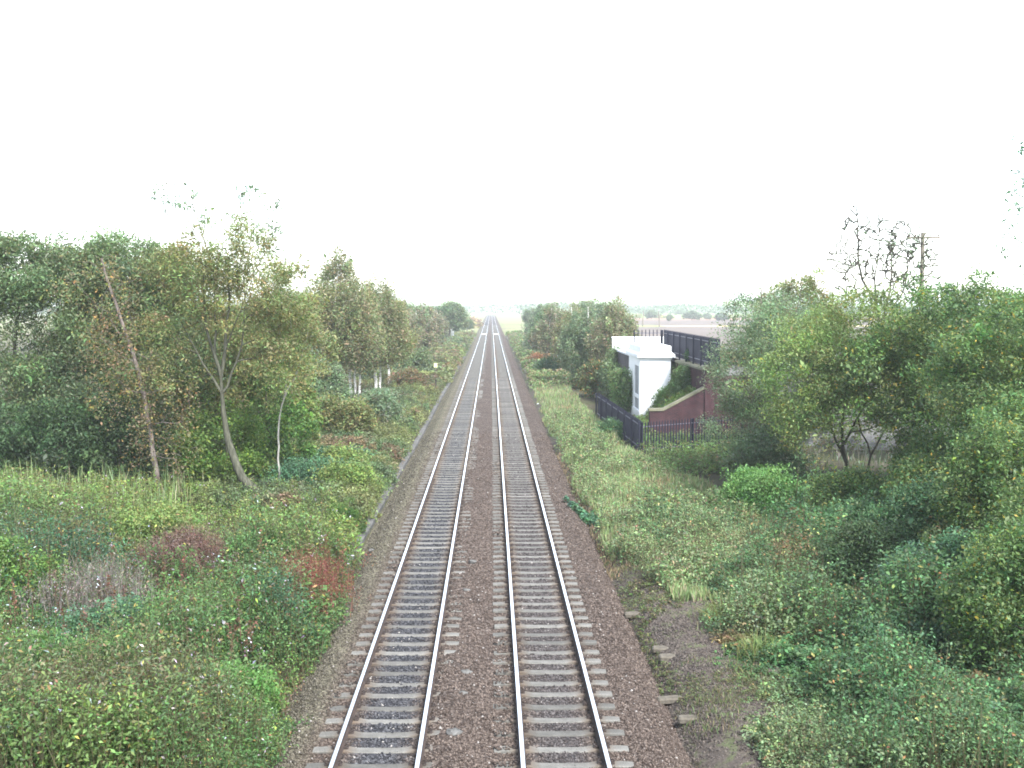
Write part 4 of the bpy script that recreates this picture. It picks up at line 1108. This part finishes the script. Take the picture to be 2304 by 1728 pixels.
tree("bare_sapling", "small crooked bare stem with spreading twigs in front of the grey slope", "tree", (15.9, 45.5, 0.6),
     [([(0,0,0),(0.3,0,1.2),(-.1,0,2.2),(-.6,0,3.6)], 0.06), ([(0.2,0,1.3),(0.9,0,2.2),(1.4,0,3.4)], .045, 1)],
     [(-.4,0,3.6,1,.8,.8), (1.2,0,3.4,1,.8,.8)], 40, 30, .09, SALLOW, r0=.05, spread=.3, seed=110, group=GN, bark_m='dark_bark', minz=1.5)
GT = "shrubs of the right thicket"
bush("elder_shrub", "dense dark shrub at the right edge above the corner shrub", (12.4, 24.4, 0.4), 1.4, 3.4, 260, 90, .075, SALLOW, 134, GT, spread=.3, bark_m='dark_bark')
bush("elder_shrub", "deep green shrub in the middle of the right thicket below the tall ones", (10.4, 29.6, 0.2), 1.3, 1.9, 190, 90, .075, DKGREEN, 135, GT, spread=.28, bark_m='dark_bark')
bush("elder_shrub", "yellow leaved shrub between the sallow trunks and the thicket", (14.0, 33.6, 0.4), 1.5, 3.3, 230, 88, .085, [(0.1,0.13,0.05,3), (0.075,0.105,0.045,3), (0.24,0.21,0.06,.7)], 136, GT, spread=.3, bark_m='dark_bark')
bush("elder_shrub", "dark leafy shrub under the crown of the dense darker sallow", (18.4, 38.4, 0.6), 1.8, 3.4, 220, 85, .09, SALLOW, 137, GT, spread=.32, bark_m='dark_bark')
bush("elder_shrub", "dark shrub closing the gap under the light green sallow", (16.6, 40.0, 0.5), 1.5, 2.6, 190, 85, .09, SALLOW, 132, GT, spread=.32, bark_m='dark_bark')
bush("willow_bush", "grey green shoots at the foot of the grey willow by the open fence", (12.0, 46.6, 0.1), 1.7, 3.0, 230, 85, .09, GREYW, 133, GT, spread=.32, bark_m='dark_bark')
bush("elder_shrub", "tall leafy shrub at the right edge level with the grey slope", (15.4, 30.5, 0.6), 2.0, 5.2, 360, 90, .085, SALLOW, 130, GT, spread=.32, bark_m='dark_bark')
bush("elder_shrub", "dark shrub hiding the foot of the sallows at the far right", (17.8, 36.0, 0.6), 2.0, 3.4, 240, 85, .09, DKGREEN, 131, GT, spread=.33, bark_m='dark_bark')
bush("fresh_bush", "bright fresh green bush at the edge of the grass under the willow", (10.5, 40.6, 0.1), 1.75, 1.75, 190, 85, .085, FRESH, 121, GT, spread=.3, d=1.5)
bush("elder_shrub", "dark leafy shrub below the grey slope right of the bright bush", (13.1, 38.0, 0.3), 1.5, 2.1, 150, 85, .085, SALLOW, 122, GT, spread=.3, bark_m='dark_bark')
bush("elder_shrub", "yellow flecked shrub in front of the trunks of the sallows", (15.2, 35.5, 0.5), 1.8, 3.4, 230, 85, .09, SALLOW, 123, GT, spread=.32, bark_m='dark_bark')
bush("elder_shrub", "blue green shrub on the thicket slope at mid height", (12.6, 31.5, 0.3), 1.6, 2.6, 210, 85, .08, BRAMB, 124, GT, spread=.3, bark_m='dark_bark')
bush("elder_shrub", "tall dark shrub at the right edge below the yellow flecked sallow", (13.4, 27.5, 0.6), 2.0, 4.9, 380, 90, .08, SALLOW, 125, GT, spread=.3, bark_m='dark_bark')
bush("elder_shrub", "dark green shrub in the lower right corner", (11.0, 22.0, 0.3), 1.5, 3.5, 290, 95, .07, SALLOW, 126, GT, spread=.28, bark_m='dark_bark')
bush("elder_shrub", "leafy shrub left of the dark corner shrub with white flecks", (9.4, 23.5, 0.1), 1.1, 1.2, 130, 90, .065, BRAMB, 127, GT, spread=.25)
bush("elder_shrub", "rounded blue green shrub between the corner shrub and the tall dark one", (11.0, 26.4, 0.3), 1.2, 2.0, 170, 90, .07, BLUEG, 128, GT, spread=.27)
bush("elder_shrub", "shrub with pale leaves beside the bright green bush's right side", (12.0, 35.0, 0.2), 1.3, 1.5, 130, 85, .08, BRAMB, 129, GT, spread=.28)

# ---- utility pole and field poles
t = empty("utility_pole", (28.0, 70.0, 0.5))
b = MB(); b.tube([(0,0,0), (0.02,0,6), (-0.03,0,12.4)], [0.17, 0.15, 0.12], 10); b.build("pole", M['pole'], t)
b = MB(); b.box(-1.05, -0.07, 12.0, 1.1, 0.03, 12.13, bev=0.01); b.build("crossarm", M['pole'], t)
for k in (-0.95, -0.5, 0.5, 1.0):
    b = MB(); b.tube([(k,-0.02,12.13), (k,-0.02,12.2), (k,-0.02,12.24), (k,-0.02,12.3)], [0.02, 0.05, 0.06, 0.03], 8); b.build("insulator", M['porcelain'], t)
tag(t, "wooden utility pole with a crossarm and insulators beside the bare tree", "pole")
for (x, y, h, ln, lab) in ((1446-1105, 415, 6.2, .35, "leaning dead pole at the left in the ploughed field"), (1484-1105, 410, 6.0, -.4, "leaning dead pole at the right in the ploughed field")):
    X = x / 2430 * y
    b = MB(); b.tube([(0,0,0), (ln*.3,0,h*.5), (ln,0,h)], [0.32, 0.25, 0.14], 8)
    b.tube([(ln*.25,0,h*.55), (ln*.25+.5,0,h*.8)], [0.12, 0.05], 6)
    o = b.build("dead_pole", M['pole']); o.location = (X, y, -0.1)
    tag(o, lab, "pole", "poles in the field")

# ---- far fields and horizon
def field(name, x0, x1, y0, y1, z, mat, skew=0):
    b = MB(); b.add([(x0,y0,z),(x1,y0,z),(x1+skew,y1,z),(x0+skew,y1,z)], [(0,1,2,3)])
    return tag(b.build(name, mat), kind="structure")
field("ploughed_field", 30, 420, 200, 408, 0.05, M['plough'])
field("grass_strip", 36, 66, 409, 440, 0.06, M['green_field'])
field("straw_strip", 66.5, 420, 409, 436, 0.06, M['straw_field'])
field("ploughed_field", 36, 460, 441, 590, 0.05, M['plough'])
field("stubble_field", 36, 520, 591, 690, 0.06, M['rust_field'])
field("pasture", 40, 700, 691, 1100, 0.05, M['green_field'])
GH = "hedgerow trees beyond the field"
hp = tree("hedgerow_tree", "hazy grey tree behind the left field pole", "tree", (95, 640, 0), [([(0,0,0),(0.2,0,4),(0,0,9)], .4)], [(0,0,7,5,5,4.6), (4,0,5,4,4,3.6), (-4,0,5,4,4,3.6)], 110, 40, .9, GREYW, r0=.3, seed=141, spread=1.1, asp=.7, minz=1, group=GH)
for i, (sx, y, s, lab) in enumerate(((1473, 700, .7, "small hazy tree between the two field poles"), (1507, 560, .62, "round hazy tree right of the right field pole"),
                             (1557, 600, .9, "large hazy tree at the middle of the field edge"), (1590, 620, .7, "hazy tree right of the largest field edge tree"), (1625, 560, .8, "hazy tree at the right end of the field edge"), (1530, 900, .9, "faint tree above the field edge between two darker ones"))):
    o = copy_tree(hp); hp.scale = (.45, .45, .45); o.location = ((sx - 1105) / 2430 * y, y, 0); s *= .5; o.scale = (s * 1.5, s, s * .95); o.rotation_euler = (0, 0, i * 1.3)
    tag(o, lab, "tree", GH)
x = rng.uniform(60, 330, 9000); y = 672 + 14 * rng.random(9000)
kp = vnoise(x, y, 9.0) > .42
P = np.stack([x, y, 3.6 * vnoise(x, y * .1, 14) * rng.random(9000)], -1)[kp]
tag(np_mesh("field_hedge", leaf_quads(P, rng.uniform(.7, 1.4, len(P)), .8).reshape(-1, 3), 4, M['leaf'], np.repeat(palette(len(P), OLIVE), 4, axis=0)), "straggling hazy hedge along the far edge of the ploughed field", "hedge", None, "stuff")
# far wood: one hazy mass along the horizon
def far_wood(n):
    x = rng.uniform(-900, 1200, n); y = 900 + 350 * rng.random(n)
    keep = (np.abs(x) > 25) | (y > 1100)
    x, y = x[keep], y[keep]
    h = 9 * (0.5 + vnoise(x, y * 0.2, 60))
    P = np.stack([x, y, .8 * h * rng.random(len(x)) ** 0.8], -1)
    Q = leaf_quads(P, rng.uniform(1.5, 3.2, len(x)), .8)
    return np_mesh("far_wood", Q.reshape(-1, 3), 4, M['leaf'], np.repeat(palette(len(x), DKGREEN), 4, axis=0))
tag(far_wood(42000), "distant hazy line of trees along the horizon", "woodland", None, "stuff")
hx = np.linspace(-1500, 2500, 60); hy = np.linspace(1700, 2600, 16)
tag(grid_sheet("hills", hx, hy, lambda X, Y: -1 + 26 * np.exp(-((X - 180) / 420) ** 2) * np.sin(np.clip((Y - 1700) / 900, 0, 1) * PI) + 12 * np.exp(-((X - 1400) / 700) ** 2) * np.sin(np.clip((Y - 1700) / 900, 0, 1) * PI), M['green_field']), kind="structure")

# ------------------------------------------------------------------ undergrowth
def scatter(n, y0, y1, xf, r=rng):
    """points denser near the viewer; xf(y) -> (xmin, xmax)"""
    u = r.random(n)
    y = 1.0 / (1/y0 + u * (1/y1 - 1/y0))
    a, b = xf(y)
    x = a + (b - a) * r.random(n)
    return x, y

def weeds(name, x, y, h, nl, leafL, asp, colf, label, spread=0.13, stems=True, stemcol=(0.12,0.11,0.06), mat='leaf', zf=None, up=0.5, droop=0.2, tall=0.7, stemw=0.012):
    n = len(x)
    z = (zf or gz)(x, y)
    k = np.repeat(np.arange(n), nl)
    t = rng.random(len(k)) ** tall
    lean = rng.normal(0, 0.12, (n, 2))
    th = rng.uniform(0, 2*PI, len(k))
    rr = spread * np.sqrt(rng.random(len(k))) * (1.15 - 0.75 * t) * (0.6 + h[k])
    P = np.stack([x[k] + lean[k, 0] * h[k] * t + rr * np.cos(th), y[k] + lean[k, 1] * h[k] * t + rr * np.sin(th), z[k] + h[k] * (0.04 + 0.96 * t)], -1)
    C = np.clip(colf(x[k], y[k], t, k) * np.exp(rng.normal(0, .2, (n, 1)) + rng.normal(0, .07, (n, 3)))[k], .006, .85)
    far = (y[k] / 28) ** 0.35
    lf = 0.6 + 0.95 * vnoise(x + 11, y - 5, 1.3)
    Q = leaf_quads(P, leafL * far * lf[k] * rng.uniform(0.5, 1.4, len(k)), asp, droop, up).reshape(-1, 3)
    C = np.repeat(C, 4, axis=0)
    if stems:
        a = rng.uniform(0, 2*PI, n)
        dx, dy = np.cos(a) * stemw, np.sin(a) * stemw
        top = np.stack([x + lean[:, 0] * h, y + lean[:, 1] * h, z + h * 1.05], -1)
        mid = np.stack([x + lean[:, 0] * h * .45, y + lean[:, 1] * h * .45, z + h * .5], -1)
        b0 = np.stack([x, y, z - 0.02], -1); d = np.stack([dx, dy, dx*0], -1)
        S = np.stack([b0, mid + d, top, mid - d], 1).reshape(-1, 3)
        Q = np.vstack([Q, S])
        sc = np.clip(np.array(stemcol)[None] * rng.uniform(.6, 1.4, (n, 1)), 0, .9)
        C = np.vstack([C, np.repeat(sc, 4, axis=0)])
    o = np_mesh(name, Q, 4, M[mat], C)
    return tag(o, label, "undergrowth", None, "stuff")

def grass(name, x, y, h, w, cols, label, zf=None, bend=0.35, mat='grass'):
    n = len(x); z = (zf or gz)(x, y)
    a = rng.uniform(0, 2*PI, n); l = rng.uniform(0, 2*PI, n)
    d = np.stack([np.cos(a), np.sin(a), 0*a], -1) * (w * rng.uniform(.6, 1.4, n) * (y / 30) ** .4)[:, None]
    e = np.stack([np.cos(l), np.sin(l), 0*a], -1) * (h * bend * rng.random(n))[:, None]
    b0 = np.stack([x, y, z - .02], -1)
    m = b0 + e * .35 + np.array([0, 0, 1.0]) * (h * .6)[:, None]
    tp = b0 + e + np.array([0, 0, 1.0]) * (h * rng.uniform(.85, 1.1, n))[:, None]
    Q = np.stack([b0 - d*.5, m - d*.5, tp, m + d*.5], 1).reshape(-1, 3)
    C = cols(x, y)
    o = np_mesh(name, Q, 4, M[mat], np.repeat(C, 4, axis=0))
    return tag(o, label, "grass", None, "stuff")

def lx(y):   # visible left field of weeds
    edge = -3.9 - 0.8 * sstep(30, 40, y) + 0.35 * (vnoise(y, y * 0 + 3, 1.6) - 0.5)
    return -0.47 * y - 1.5, edge
x, y = scatter(8200, 16.5, 47.5, lx)
edge = lx(y)[1]
hh = (0.3 + 1.25 * sstep(.2, .8, vnoise(x, y, 2.3)) + 1.0 * (vnoise(x, y, .9) - .35)) * rng.uniform(.75, 1.3, len(x)) * (0.6 + 0.4 * sstep(0.0, 1.2, edge - x)) * (1 - .45 * sstep(37, 42, y))
for (qx, qy, qr, qf) in ((-9.1, 31.8, 1.6, .45), (-10.3, 28.2, 1.6, .4), (-5.1, 30.0, 1.0, .6), (-9.0, 24.6, 1.0, .35), (-7.3, 28.3, .9, .5), (-6.2, 21.5, .8, .45)):
    hh = hh * (1 - (1 - qf) * sstep(1.25, .7, np.hypot(x - qx, y - qy) / qr))
PG = [np.array(c) for c in ((0.075,0.125,0.05), (0.1,0.15,0.065), (0.065,0.11,0.06), (0.15,0.19,0.06), (0.19,0.21,0.07))]
def leftcol(x, y, t, k):
    n1 = vnoise(x, y, 2.6); n2 = vnoise(x + 31, y - 17, 1.4); n3 = vnoise(x - 9, y + 40, .5)
    yel = np.clip(sstep(31, 40, y) * 0.75 + sstep(.62, .85, n2) * .4, 0, 1)
    rust = np.clip(sstep(.8, .97, n1) * .5 + 0.2 * sstep(.7, .95, n3), 0, 1)
    blue = sstep(.3, .15, n1)
    C = np.array([0.088,0.128,0.052])[None] * np.ones((len(x), 1))
    C = C * (1 - blue[:, None]) + np.array([0.06,0.105,0.062]) * blue[:, None]
    C = C * (1 - yel[:, None]) + np.array([0.19,0.21,0.075]) * yel[:, None]
    C = C * (1 - rust[:, None]) + np.array([0.17,0.125,0.085]) * rust[:, None]
    rv = rng.random(len(x))
    C[rv < 0.035] = np.array([0.27,0.25,0.08])
    C[(rv > 0.05) & (rv < 0.075)] = np.array([0.2,0.13,0.08])
    tip = (rv > 0.988) & (t > .6)
    C[tip] = np.array([0.42,0.38,0.42])
    return cool(np.clip(C * (1 + .24 * rng.normal(0, 1, (len(x), 1))) * (1 + .07 * rng.normal(0, 1, (len(x), 3))), .01, .8))
weeds("weeds", x, y, hh, 50, 0.082, .42, leftcol, "tangled green and yellowing weeds with pale seed heads left of the line", spread=.21)
# reddish dock along the ballast edge
def patch(n, cx, cy, rx, ry):
    a = rng.uniform(0, 2*PI, n); q = np.abs(rng.normal(0, .5, n)) ** .8 * (.75 + .5 * vnoise(3 * np.cos(a), 3 * np.sin(a), 1.2))
    return cx + rx * q * np.cos(a), cy + ry * q * np.sin(a)
def mono(cols, jit=.22):
    return lambda x, y, t, k: palette(len(x), cols, jit)
x, y = patch(640, -5.05, 29.8, 1.1, 4.0)
weeds("red_dock", x, y, rng.uniform(.7, 1.3, len(x)), 46, .055, .35, mono([(0.17,0.05,0.048,3), (0.23,0.08,0.066,2), (0.16,0.13,0.065,2), (0.22,0.19,0.1,1.2)]), "dark red dock plants at the edge of the ballast", spread=.14, stemcol=(.16,.07,.05))
x, y = patch(620, -4.1, 25.0, .6, 6.5)
weeds("rusty_weeds", x, y, rng.uniform(.12, .42, len(x)), 22, .055, .35, mono([(0.2,0.14,0.085,3), (0.15,0.13,0.07,3), (0.11,0.13,0.06,2), (0.22,0.1,0.07,1)]), "low rust brown weeds thinning out over the left ballast edge", spread=.16, stemcol=(.16,.1,.07))
# brown seeding stand and grey dead stalks
x, y = patch(560, -9.1, 31.8, 1.8, 2.2)
weeds("brown_seedheads", x, y, rng.uniform(1.0, 1.9, len(x)) * np.exp(-.35 * np.hypot((x + 9.1) / 1.35, (y - 31.8) / 1.7) ** 2), 85, .055, .3, mono([(0.1,0.06,0.048,3), (0.13,0.08,0.065,3), (0.2,0.16,0.135,1.2), (0.075,0.05,0.04,2)]), "brown seeding stand of tall dead weeds amid the green", spread=.15, stemcol=(.2,.14,.11), mat='dry', tall=.45)
x, y = patch(360, -10.3, 28.2, 1.8, 1.9)
weeds("dead_stalks", x, y, rng.uniform(.9, 1.8, len(x)) * np.exp(-.35 * np.hypot((x + 10.3) / 1.4, (y - 28.2) / 1.5) ** 2), 60, .06, .2, mono([(0.19,0.17,0.15,3), (0.24,0.22,0.2,2), (0.14,0.11,0.09,3), (0.1,0.13,0.06,3)]), "pale grey dead stalks standing in front of the brown seeding stand", spread=.14, stemcol=(.2,.175,.16), mat='dry', stemw=.009, droop=-1.2, up=0)
x, y = patch(120, -8.0, 25.0, 1.5, 1.2)
weeds("brown_seedheads", x, y, rng.uniform(.6, 1.1, len(x)), 40, .06, .3, mono([(0.15,0.1,0.075,3), (0.11,0.1,0.055,3)]), "small brown patch of withered weeds nearer the bridge", spread=.15, stemcol=(.17,.12,.09), mat='dry')
x, y = scatter(700, 38, 47, lambda y: (-0.46*y, -12 + 0*y))
grass("reeds", x, y, rng.uniform(.8, 1.6, len(x)), .03, lambda x, y: palette(len(x), [(0.16,0.18,0.08,3), (0.2,0.21,0.12,2), (0.28,0.26,0.17,1)]), "tall pale grasses standing along the back of the weeds", bend=.25)
x, y = scatter(170, 18, 34, lambda y: (-.45*y, -5 + 0*y))
weeds("dock_spires", x, y, rng.uniform(1.2, 1.9, len(x)), 60, .05, .5, mono([(0.12,0.06,0.045,3), (0.16,0.085,0.06,2), (0.2,0.13,0.08,1)]), "tall rust brown dock spires rising out of the green weeds", spread=.05, stemcol=(.1,.055,.04), tall=.4)
x, y = scatter(170, 17, 36, lambda y: (-.46*y, -5 + 0*y))
weeds("pale_flowers", x, y, rng.uniform(.9, 1.6, len(x)), 8, .034, .75, mono([(0.42,0.37,0.44,3), (0.5,0.48,0.5,1)]), "pale lilac seed heads sprinkled over the left weeds", spread=.12, tall=.12, stemcol=(.12,.12,.06))
# left bank further off
def l2(y): return -0.12 * y - 6.5, -4.85 + .35 * (vnoise(y, y * 0 + 2, 2.0) - .5)
x, y = scatter(6200, 42, 125, l2)
def bankcol(x, y, t, k):
    n1 = vnoise(x, y, 4.5); n2 = vnoise(x + 50, y, 2.2)
    a = sstep(.35, .6, n1)[:, None]; b = sstep(.62, .8, n2)[:, None]
    C = np.array([0.11,0.155,0.075]) * (1 - a) + np.array([0.17,0.195,0.075]) * a
    C = C * (1 - b) + np.array([0.19,0.14,0.085]) * b
    return np.clip(C * (1 + .22 * rng.normal(0, 1, (len(x), 1))), .01, .8)
weeds("bank_weeds", x, y, rng.uniform(.25, .95, len(x)), 42, .1, .42, bankcol, "mixed green and rusty weeds on the left bank beyond the curved trunk", spread=.3)
x, y = scatter(3000, 115, 320, lambda y: (-0.04*y - 9, -4.9 + .0022*np.maximum(0, y-60)))
weeds("far_weeds", x, y, rng.uniform(.3, 1.1, len(x)), 26, .2, .5, bankcol, "hazy weeds along the far left bank", spread=.55, stems=False)
x, y = patch(300, -9.5, 440, 4.5, 70)
weeds("bracken", x, y, rng.uniform(1.5, 3.0, len(x)), 24, .5, .5, mono([(0.33,0.25,0.17,3), (0.28,0.22,0.14,2), (0.25,0.2,0.1,1)], .12), "orange brown bracken bank close to the rails' end", spread=.6, stems=False)
# right verge
def rv_(y): return 3.95 + 0.9 * sstep(32, 20, y) + .9 * sstep(24, 30, y) * sstep(36, 30, y) + .5 * (vnoise(y, y*0 + 9, 2.1) - .5), 7.6 + 2.2 * sstep(58, 45, y) + 0*y
x, y = scatter(60000, 29, 110, rv_)
def vergecol(x, y):
    n1 = vnoise(x, y, 2.8); n2 = vnoise(x + 7, y + 70, 1.3)
    C = palette(len(x), [(0.22,0.235,0.12,3), (0.19,0.215,0.105,3), (0.27,0.265,0.15,2), (0.31,0.28,0.19,1.4)], .2)
    C = C * np.where(n1 > .62, 1.1, .95)[:, None]
    d = n2 > .78
    C[d] = C[d] * np.array([1.05, .8, .85])
    return np.clip(C, .01, .8)
grass("verge_grass", x, y, rng.uniform(.18, .55, len(x)) * (.5 + .9 * vnoise(x, y, 2.5)), .035, vergecol, "pale yellow green grass verge right of the line below the fence")
x, y = scatter(4600, 30, 80, rv_)
weeds("verge_weeds", x, y, (1 - .65 * sstep(6.3, 7.2, x) * sstep(54, 58, y) * sstep(82, 78, y)) * rng.uniform(.5, 1.2, len(x)) * (.2 + .9 * vnoise(x, y, 1.5)), 32, .075, .45, lambda x, y, t, k: palette(len(x), [(0.2,0.22,0.115,3), (0.15,0.18,0.095,3), (0.26,0.26,0.14,1.5), (0.24,0.18,0.12,.8)], .22), "pale green weeds among the verge grass", spread=.22)
x, y = scatter(2600, 105, 320, lambda y: (4.4 + 0*y, 8.5 + .02*y))
weeds("far_verge_weeds", x, y, rng.uniform(.3, 1.0, len(x)), 26, .18, .5, lambda x, y, t, k: palette(len(x), [(0.15,0.18,0.08,3), (0.19,0.19,0.1,2), (0.24,0.19,0.13,1)], .18), "hazy low weeds along the far right bank", spread=.5, stems=False)
x, y = scatter(9000, 33, 62, lambda y: (3.7 + 0*y, 5.0 + 0*y))
grass("dry_grass", x, y, rng.uniform(.1, .32, len(x)), .03, lambda x, y: palette(len(x), [(0.24,0.18,0.12,3), (0.28,0.22,0.15,2), (0.17,0.15,0.09,2)], .2), "dry brown grass between the ballast and the verge")
# right bramble bed
def rb(y): return 4.95 + 0.45 * sstep(23, 28, y) - 1.2 * sstep(31, 36, y) + .45 * (vnoise(y, y*0 + 5, 1.5) - .5), 0.5 * y + 1.5
x, y = scatter(6200, 16.5, 40, rb)
edge = rb(y)[0]
hh = rng.uniform(.7, 1.3, len(x)) * (0.2 + 0.95 * sstep(.2, .8, vnoise(x, y, 1.9)) + .5 * (vnoise(x, y, .7) - .25)) * (.35 + .65 * sstep(0, 1.4, x - edge)) * (1 + .4 * sstep(7, 11, x))
for (qx, qy, qr) in ((10.0, 27.2, 1.3), (8.6, 31.5, .8), (7.6, 22.5, .7)):
    hh = hh * (1 - .7 * sstep(1.2, .6, np.hypot(x - qx, y - qy) / qr))
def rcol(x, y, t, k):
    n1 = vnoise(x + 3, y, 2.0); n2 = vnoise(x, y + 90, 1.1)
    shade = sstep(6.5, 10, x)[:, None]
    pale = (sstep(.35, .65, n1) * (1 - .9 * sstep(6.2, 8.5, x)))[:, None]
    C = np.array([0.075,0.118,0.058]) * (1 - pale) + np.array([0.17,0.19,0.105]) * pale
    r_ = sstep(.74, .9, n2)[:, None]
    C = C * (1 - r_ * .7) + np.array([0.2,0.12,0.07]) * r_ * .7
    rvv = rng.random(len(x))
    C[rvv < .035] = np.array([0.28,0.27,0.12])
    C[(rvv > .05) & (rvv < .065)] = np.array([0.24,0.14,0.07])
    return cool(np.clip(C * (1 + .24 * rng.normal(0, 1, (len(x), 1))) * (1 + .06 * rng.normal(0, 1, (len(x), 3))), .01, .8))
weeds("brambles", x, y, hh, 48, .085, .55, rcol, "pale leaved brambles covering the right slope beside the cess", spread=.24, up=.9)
x, y = patch(260, 3.95, 42.0, .32, 2.4)
x = x + (42.0 - y) * .28
weeds("creeping_ivy", x, y, rng.uniform(.1, .28, len(x)), 34, .085, .8, mono(BLUEG), "blue green ivy creeping onto the right ballast shoulder", spread=.2, stems=False, zf=lambda x, y: np.maximum(bz(np.minimum(x, 4.1), y), gz(x, y) + .05), up=1.2)
for (cx, cy, rx, lab) in ((6.1, 24.2, .35, "yellow green grass tuft nearest the bridge among the brambles"), (5.9, 27.2, .35, "yellow green grass tuft at the edge of the brambles, farther one")):
    x, y = patch(200, cx, cy, rx * 1.6, rx * 1.6)
    tag(grass("grass_tuft", x, y, rng.uniform(.3, .9, len(x)), .018, lambda x, y: palette(len(x), [(0.15,0.165,0.065,3), (0.2,0.2,0.085,2)], .15), lab, bend=1.0), lab, "grass tuft", "grass tufts")["kind"] = "thing"
x, y = scatter(3000, 17, 40, lambda y: (3.75 + 0*y, 5.9 + 0*y))
keep = vnoise(x, y, 1.6) > .45
weeds("cess_moss", x[keep], y[keep], rng.uniform(.03, .14, keep.sum()), 20, .045, .5, mono([(0.105,0.115,0.05,3), (0.1,0.085,0.05,2), (0.16,0.145,0.09,1.5)]), "moss and tiny weeds dotted over the cess", spread=.16, stems=False, zf=cz)
x = rng.uniform(8.2, 15, 900); y = rng.uniform(50, 65.5, 900)
weeds("fence_weeds", x, y, rng.uniform(.2, .8, 900), 32, .09, .45, lambda x, y, t, k: palette(len(x), [(0.13,0.17,0.07,3), (0.16,0.19,0.08,3), (0.18,0.15,0.08,1)], .2), "rough green weeds around the foot of the open palisade fence", spread=.25)
x, y = scatter(8000, 17, 40, lambda y: (3.8 + 0*y, 6.1 + 0*y))
kp = vnoise(x + 4, y, 1.2) > .5
grass("cess_grass", x[kp], y[kp], rng.uniform(.05, .22, kp.sum()), .018, lambda x, y: palette(len(x), [(0.14,0.13,0.075,3), (0.11,0.125,0.055,3), (0.19,0.16,0.11,1)], .2), "sparse dry and green grass blades over the cess", zf=cz, bend=.8)
# slope by the pillar and embankment tops
x = rng.uniform(9.7, 13.15, 900); y = rng.uniform(66.6, 76.8, 900)
weeds("slope_weeds", x, y, rng.uniform(.3, .8, 900), 34, .1, .45, lambda x, y, t, k: palette(len(x), [(0.1,0.15,0.055,3), (0.14,0.18,0.06,3), (0.17,0.14,0.05,1), (0.2,0.19,0.09,1)], .2), "green weeds covering the slope between white pillar and brick wall", spread=.22, zf=pz)
x = rng.uniform(13.7, 22, 1100); y = rng.uniform(54, 84, 1100)
keep = (x > 14.0) & ((x > 15.8) | (y > 62))
weeds("embankment_weeds", x[keep], y[keep], rng.uniform(.3, 1.0, keep.sum()), 32, .11, .45, lambda x, y, t, k: palette(len(x), [(0.14,0.16,0.07,3), (0.18,0.17,0.09,3), (0.2,0.15,0.1,1)], .2), "straggling weeds on the embankment top by the dark fence", spread=.25, zf=ez)
x = rng.uniform(13.8, 24, 700); y = rng.uniform(44, 56, 700)
grass("slope_grass", x, y, rng.uniform(.2, .6, 700), .04, lambda x, y: palette(len(x), [(0.22,0.21,0.18,3), (0.17,0.17,0.11,2)], .2), "thin grey grass on the bare slope seen under the trees", zf=lambda x, y: np.maximum(gz(x, y), ez(x, y)))

# ------------------------------------------------------------------ haze
b = MB(); b.box(-6500, -6500, -3.0, 6500, 6500, 44.0)
hz = b.build("haze", [])
km = bpy.data.materials.new("haze_air"); km.use_nodes = True
nt = km.node_tree; nt.nodes.clear()
ou = nt.nodes.new("ShaderNodeOutputMaterial"); pv = nt.nodes.new("ShaderNodeVolumePrincipled")
pv.inputs["Color"].default_value = (0.93, 0.96, 0.98, 1)
pv.inputs["Density"].default_value = 0.00045
pv.inputs["Anisotropy"].default_value = 0.2
nt.links.new(pv.outputs[0], ou.inputs["Volume"])
hz.data.materials.append(km)
tag(hz, "pale daylight haze over the whole line", "haze", None, "stuff")
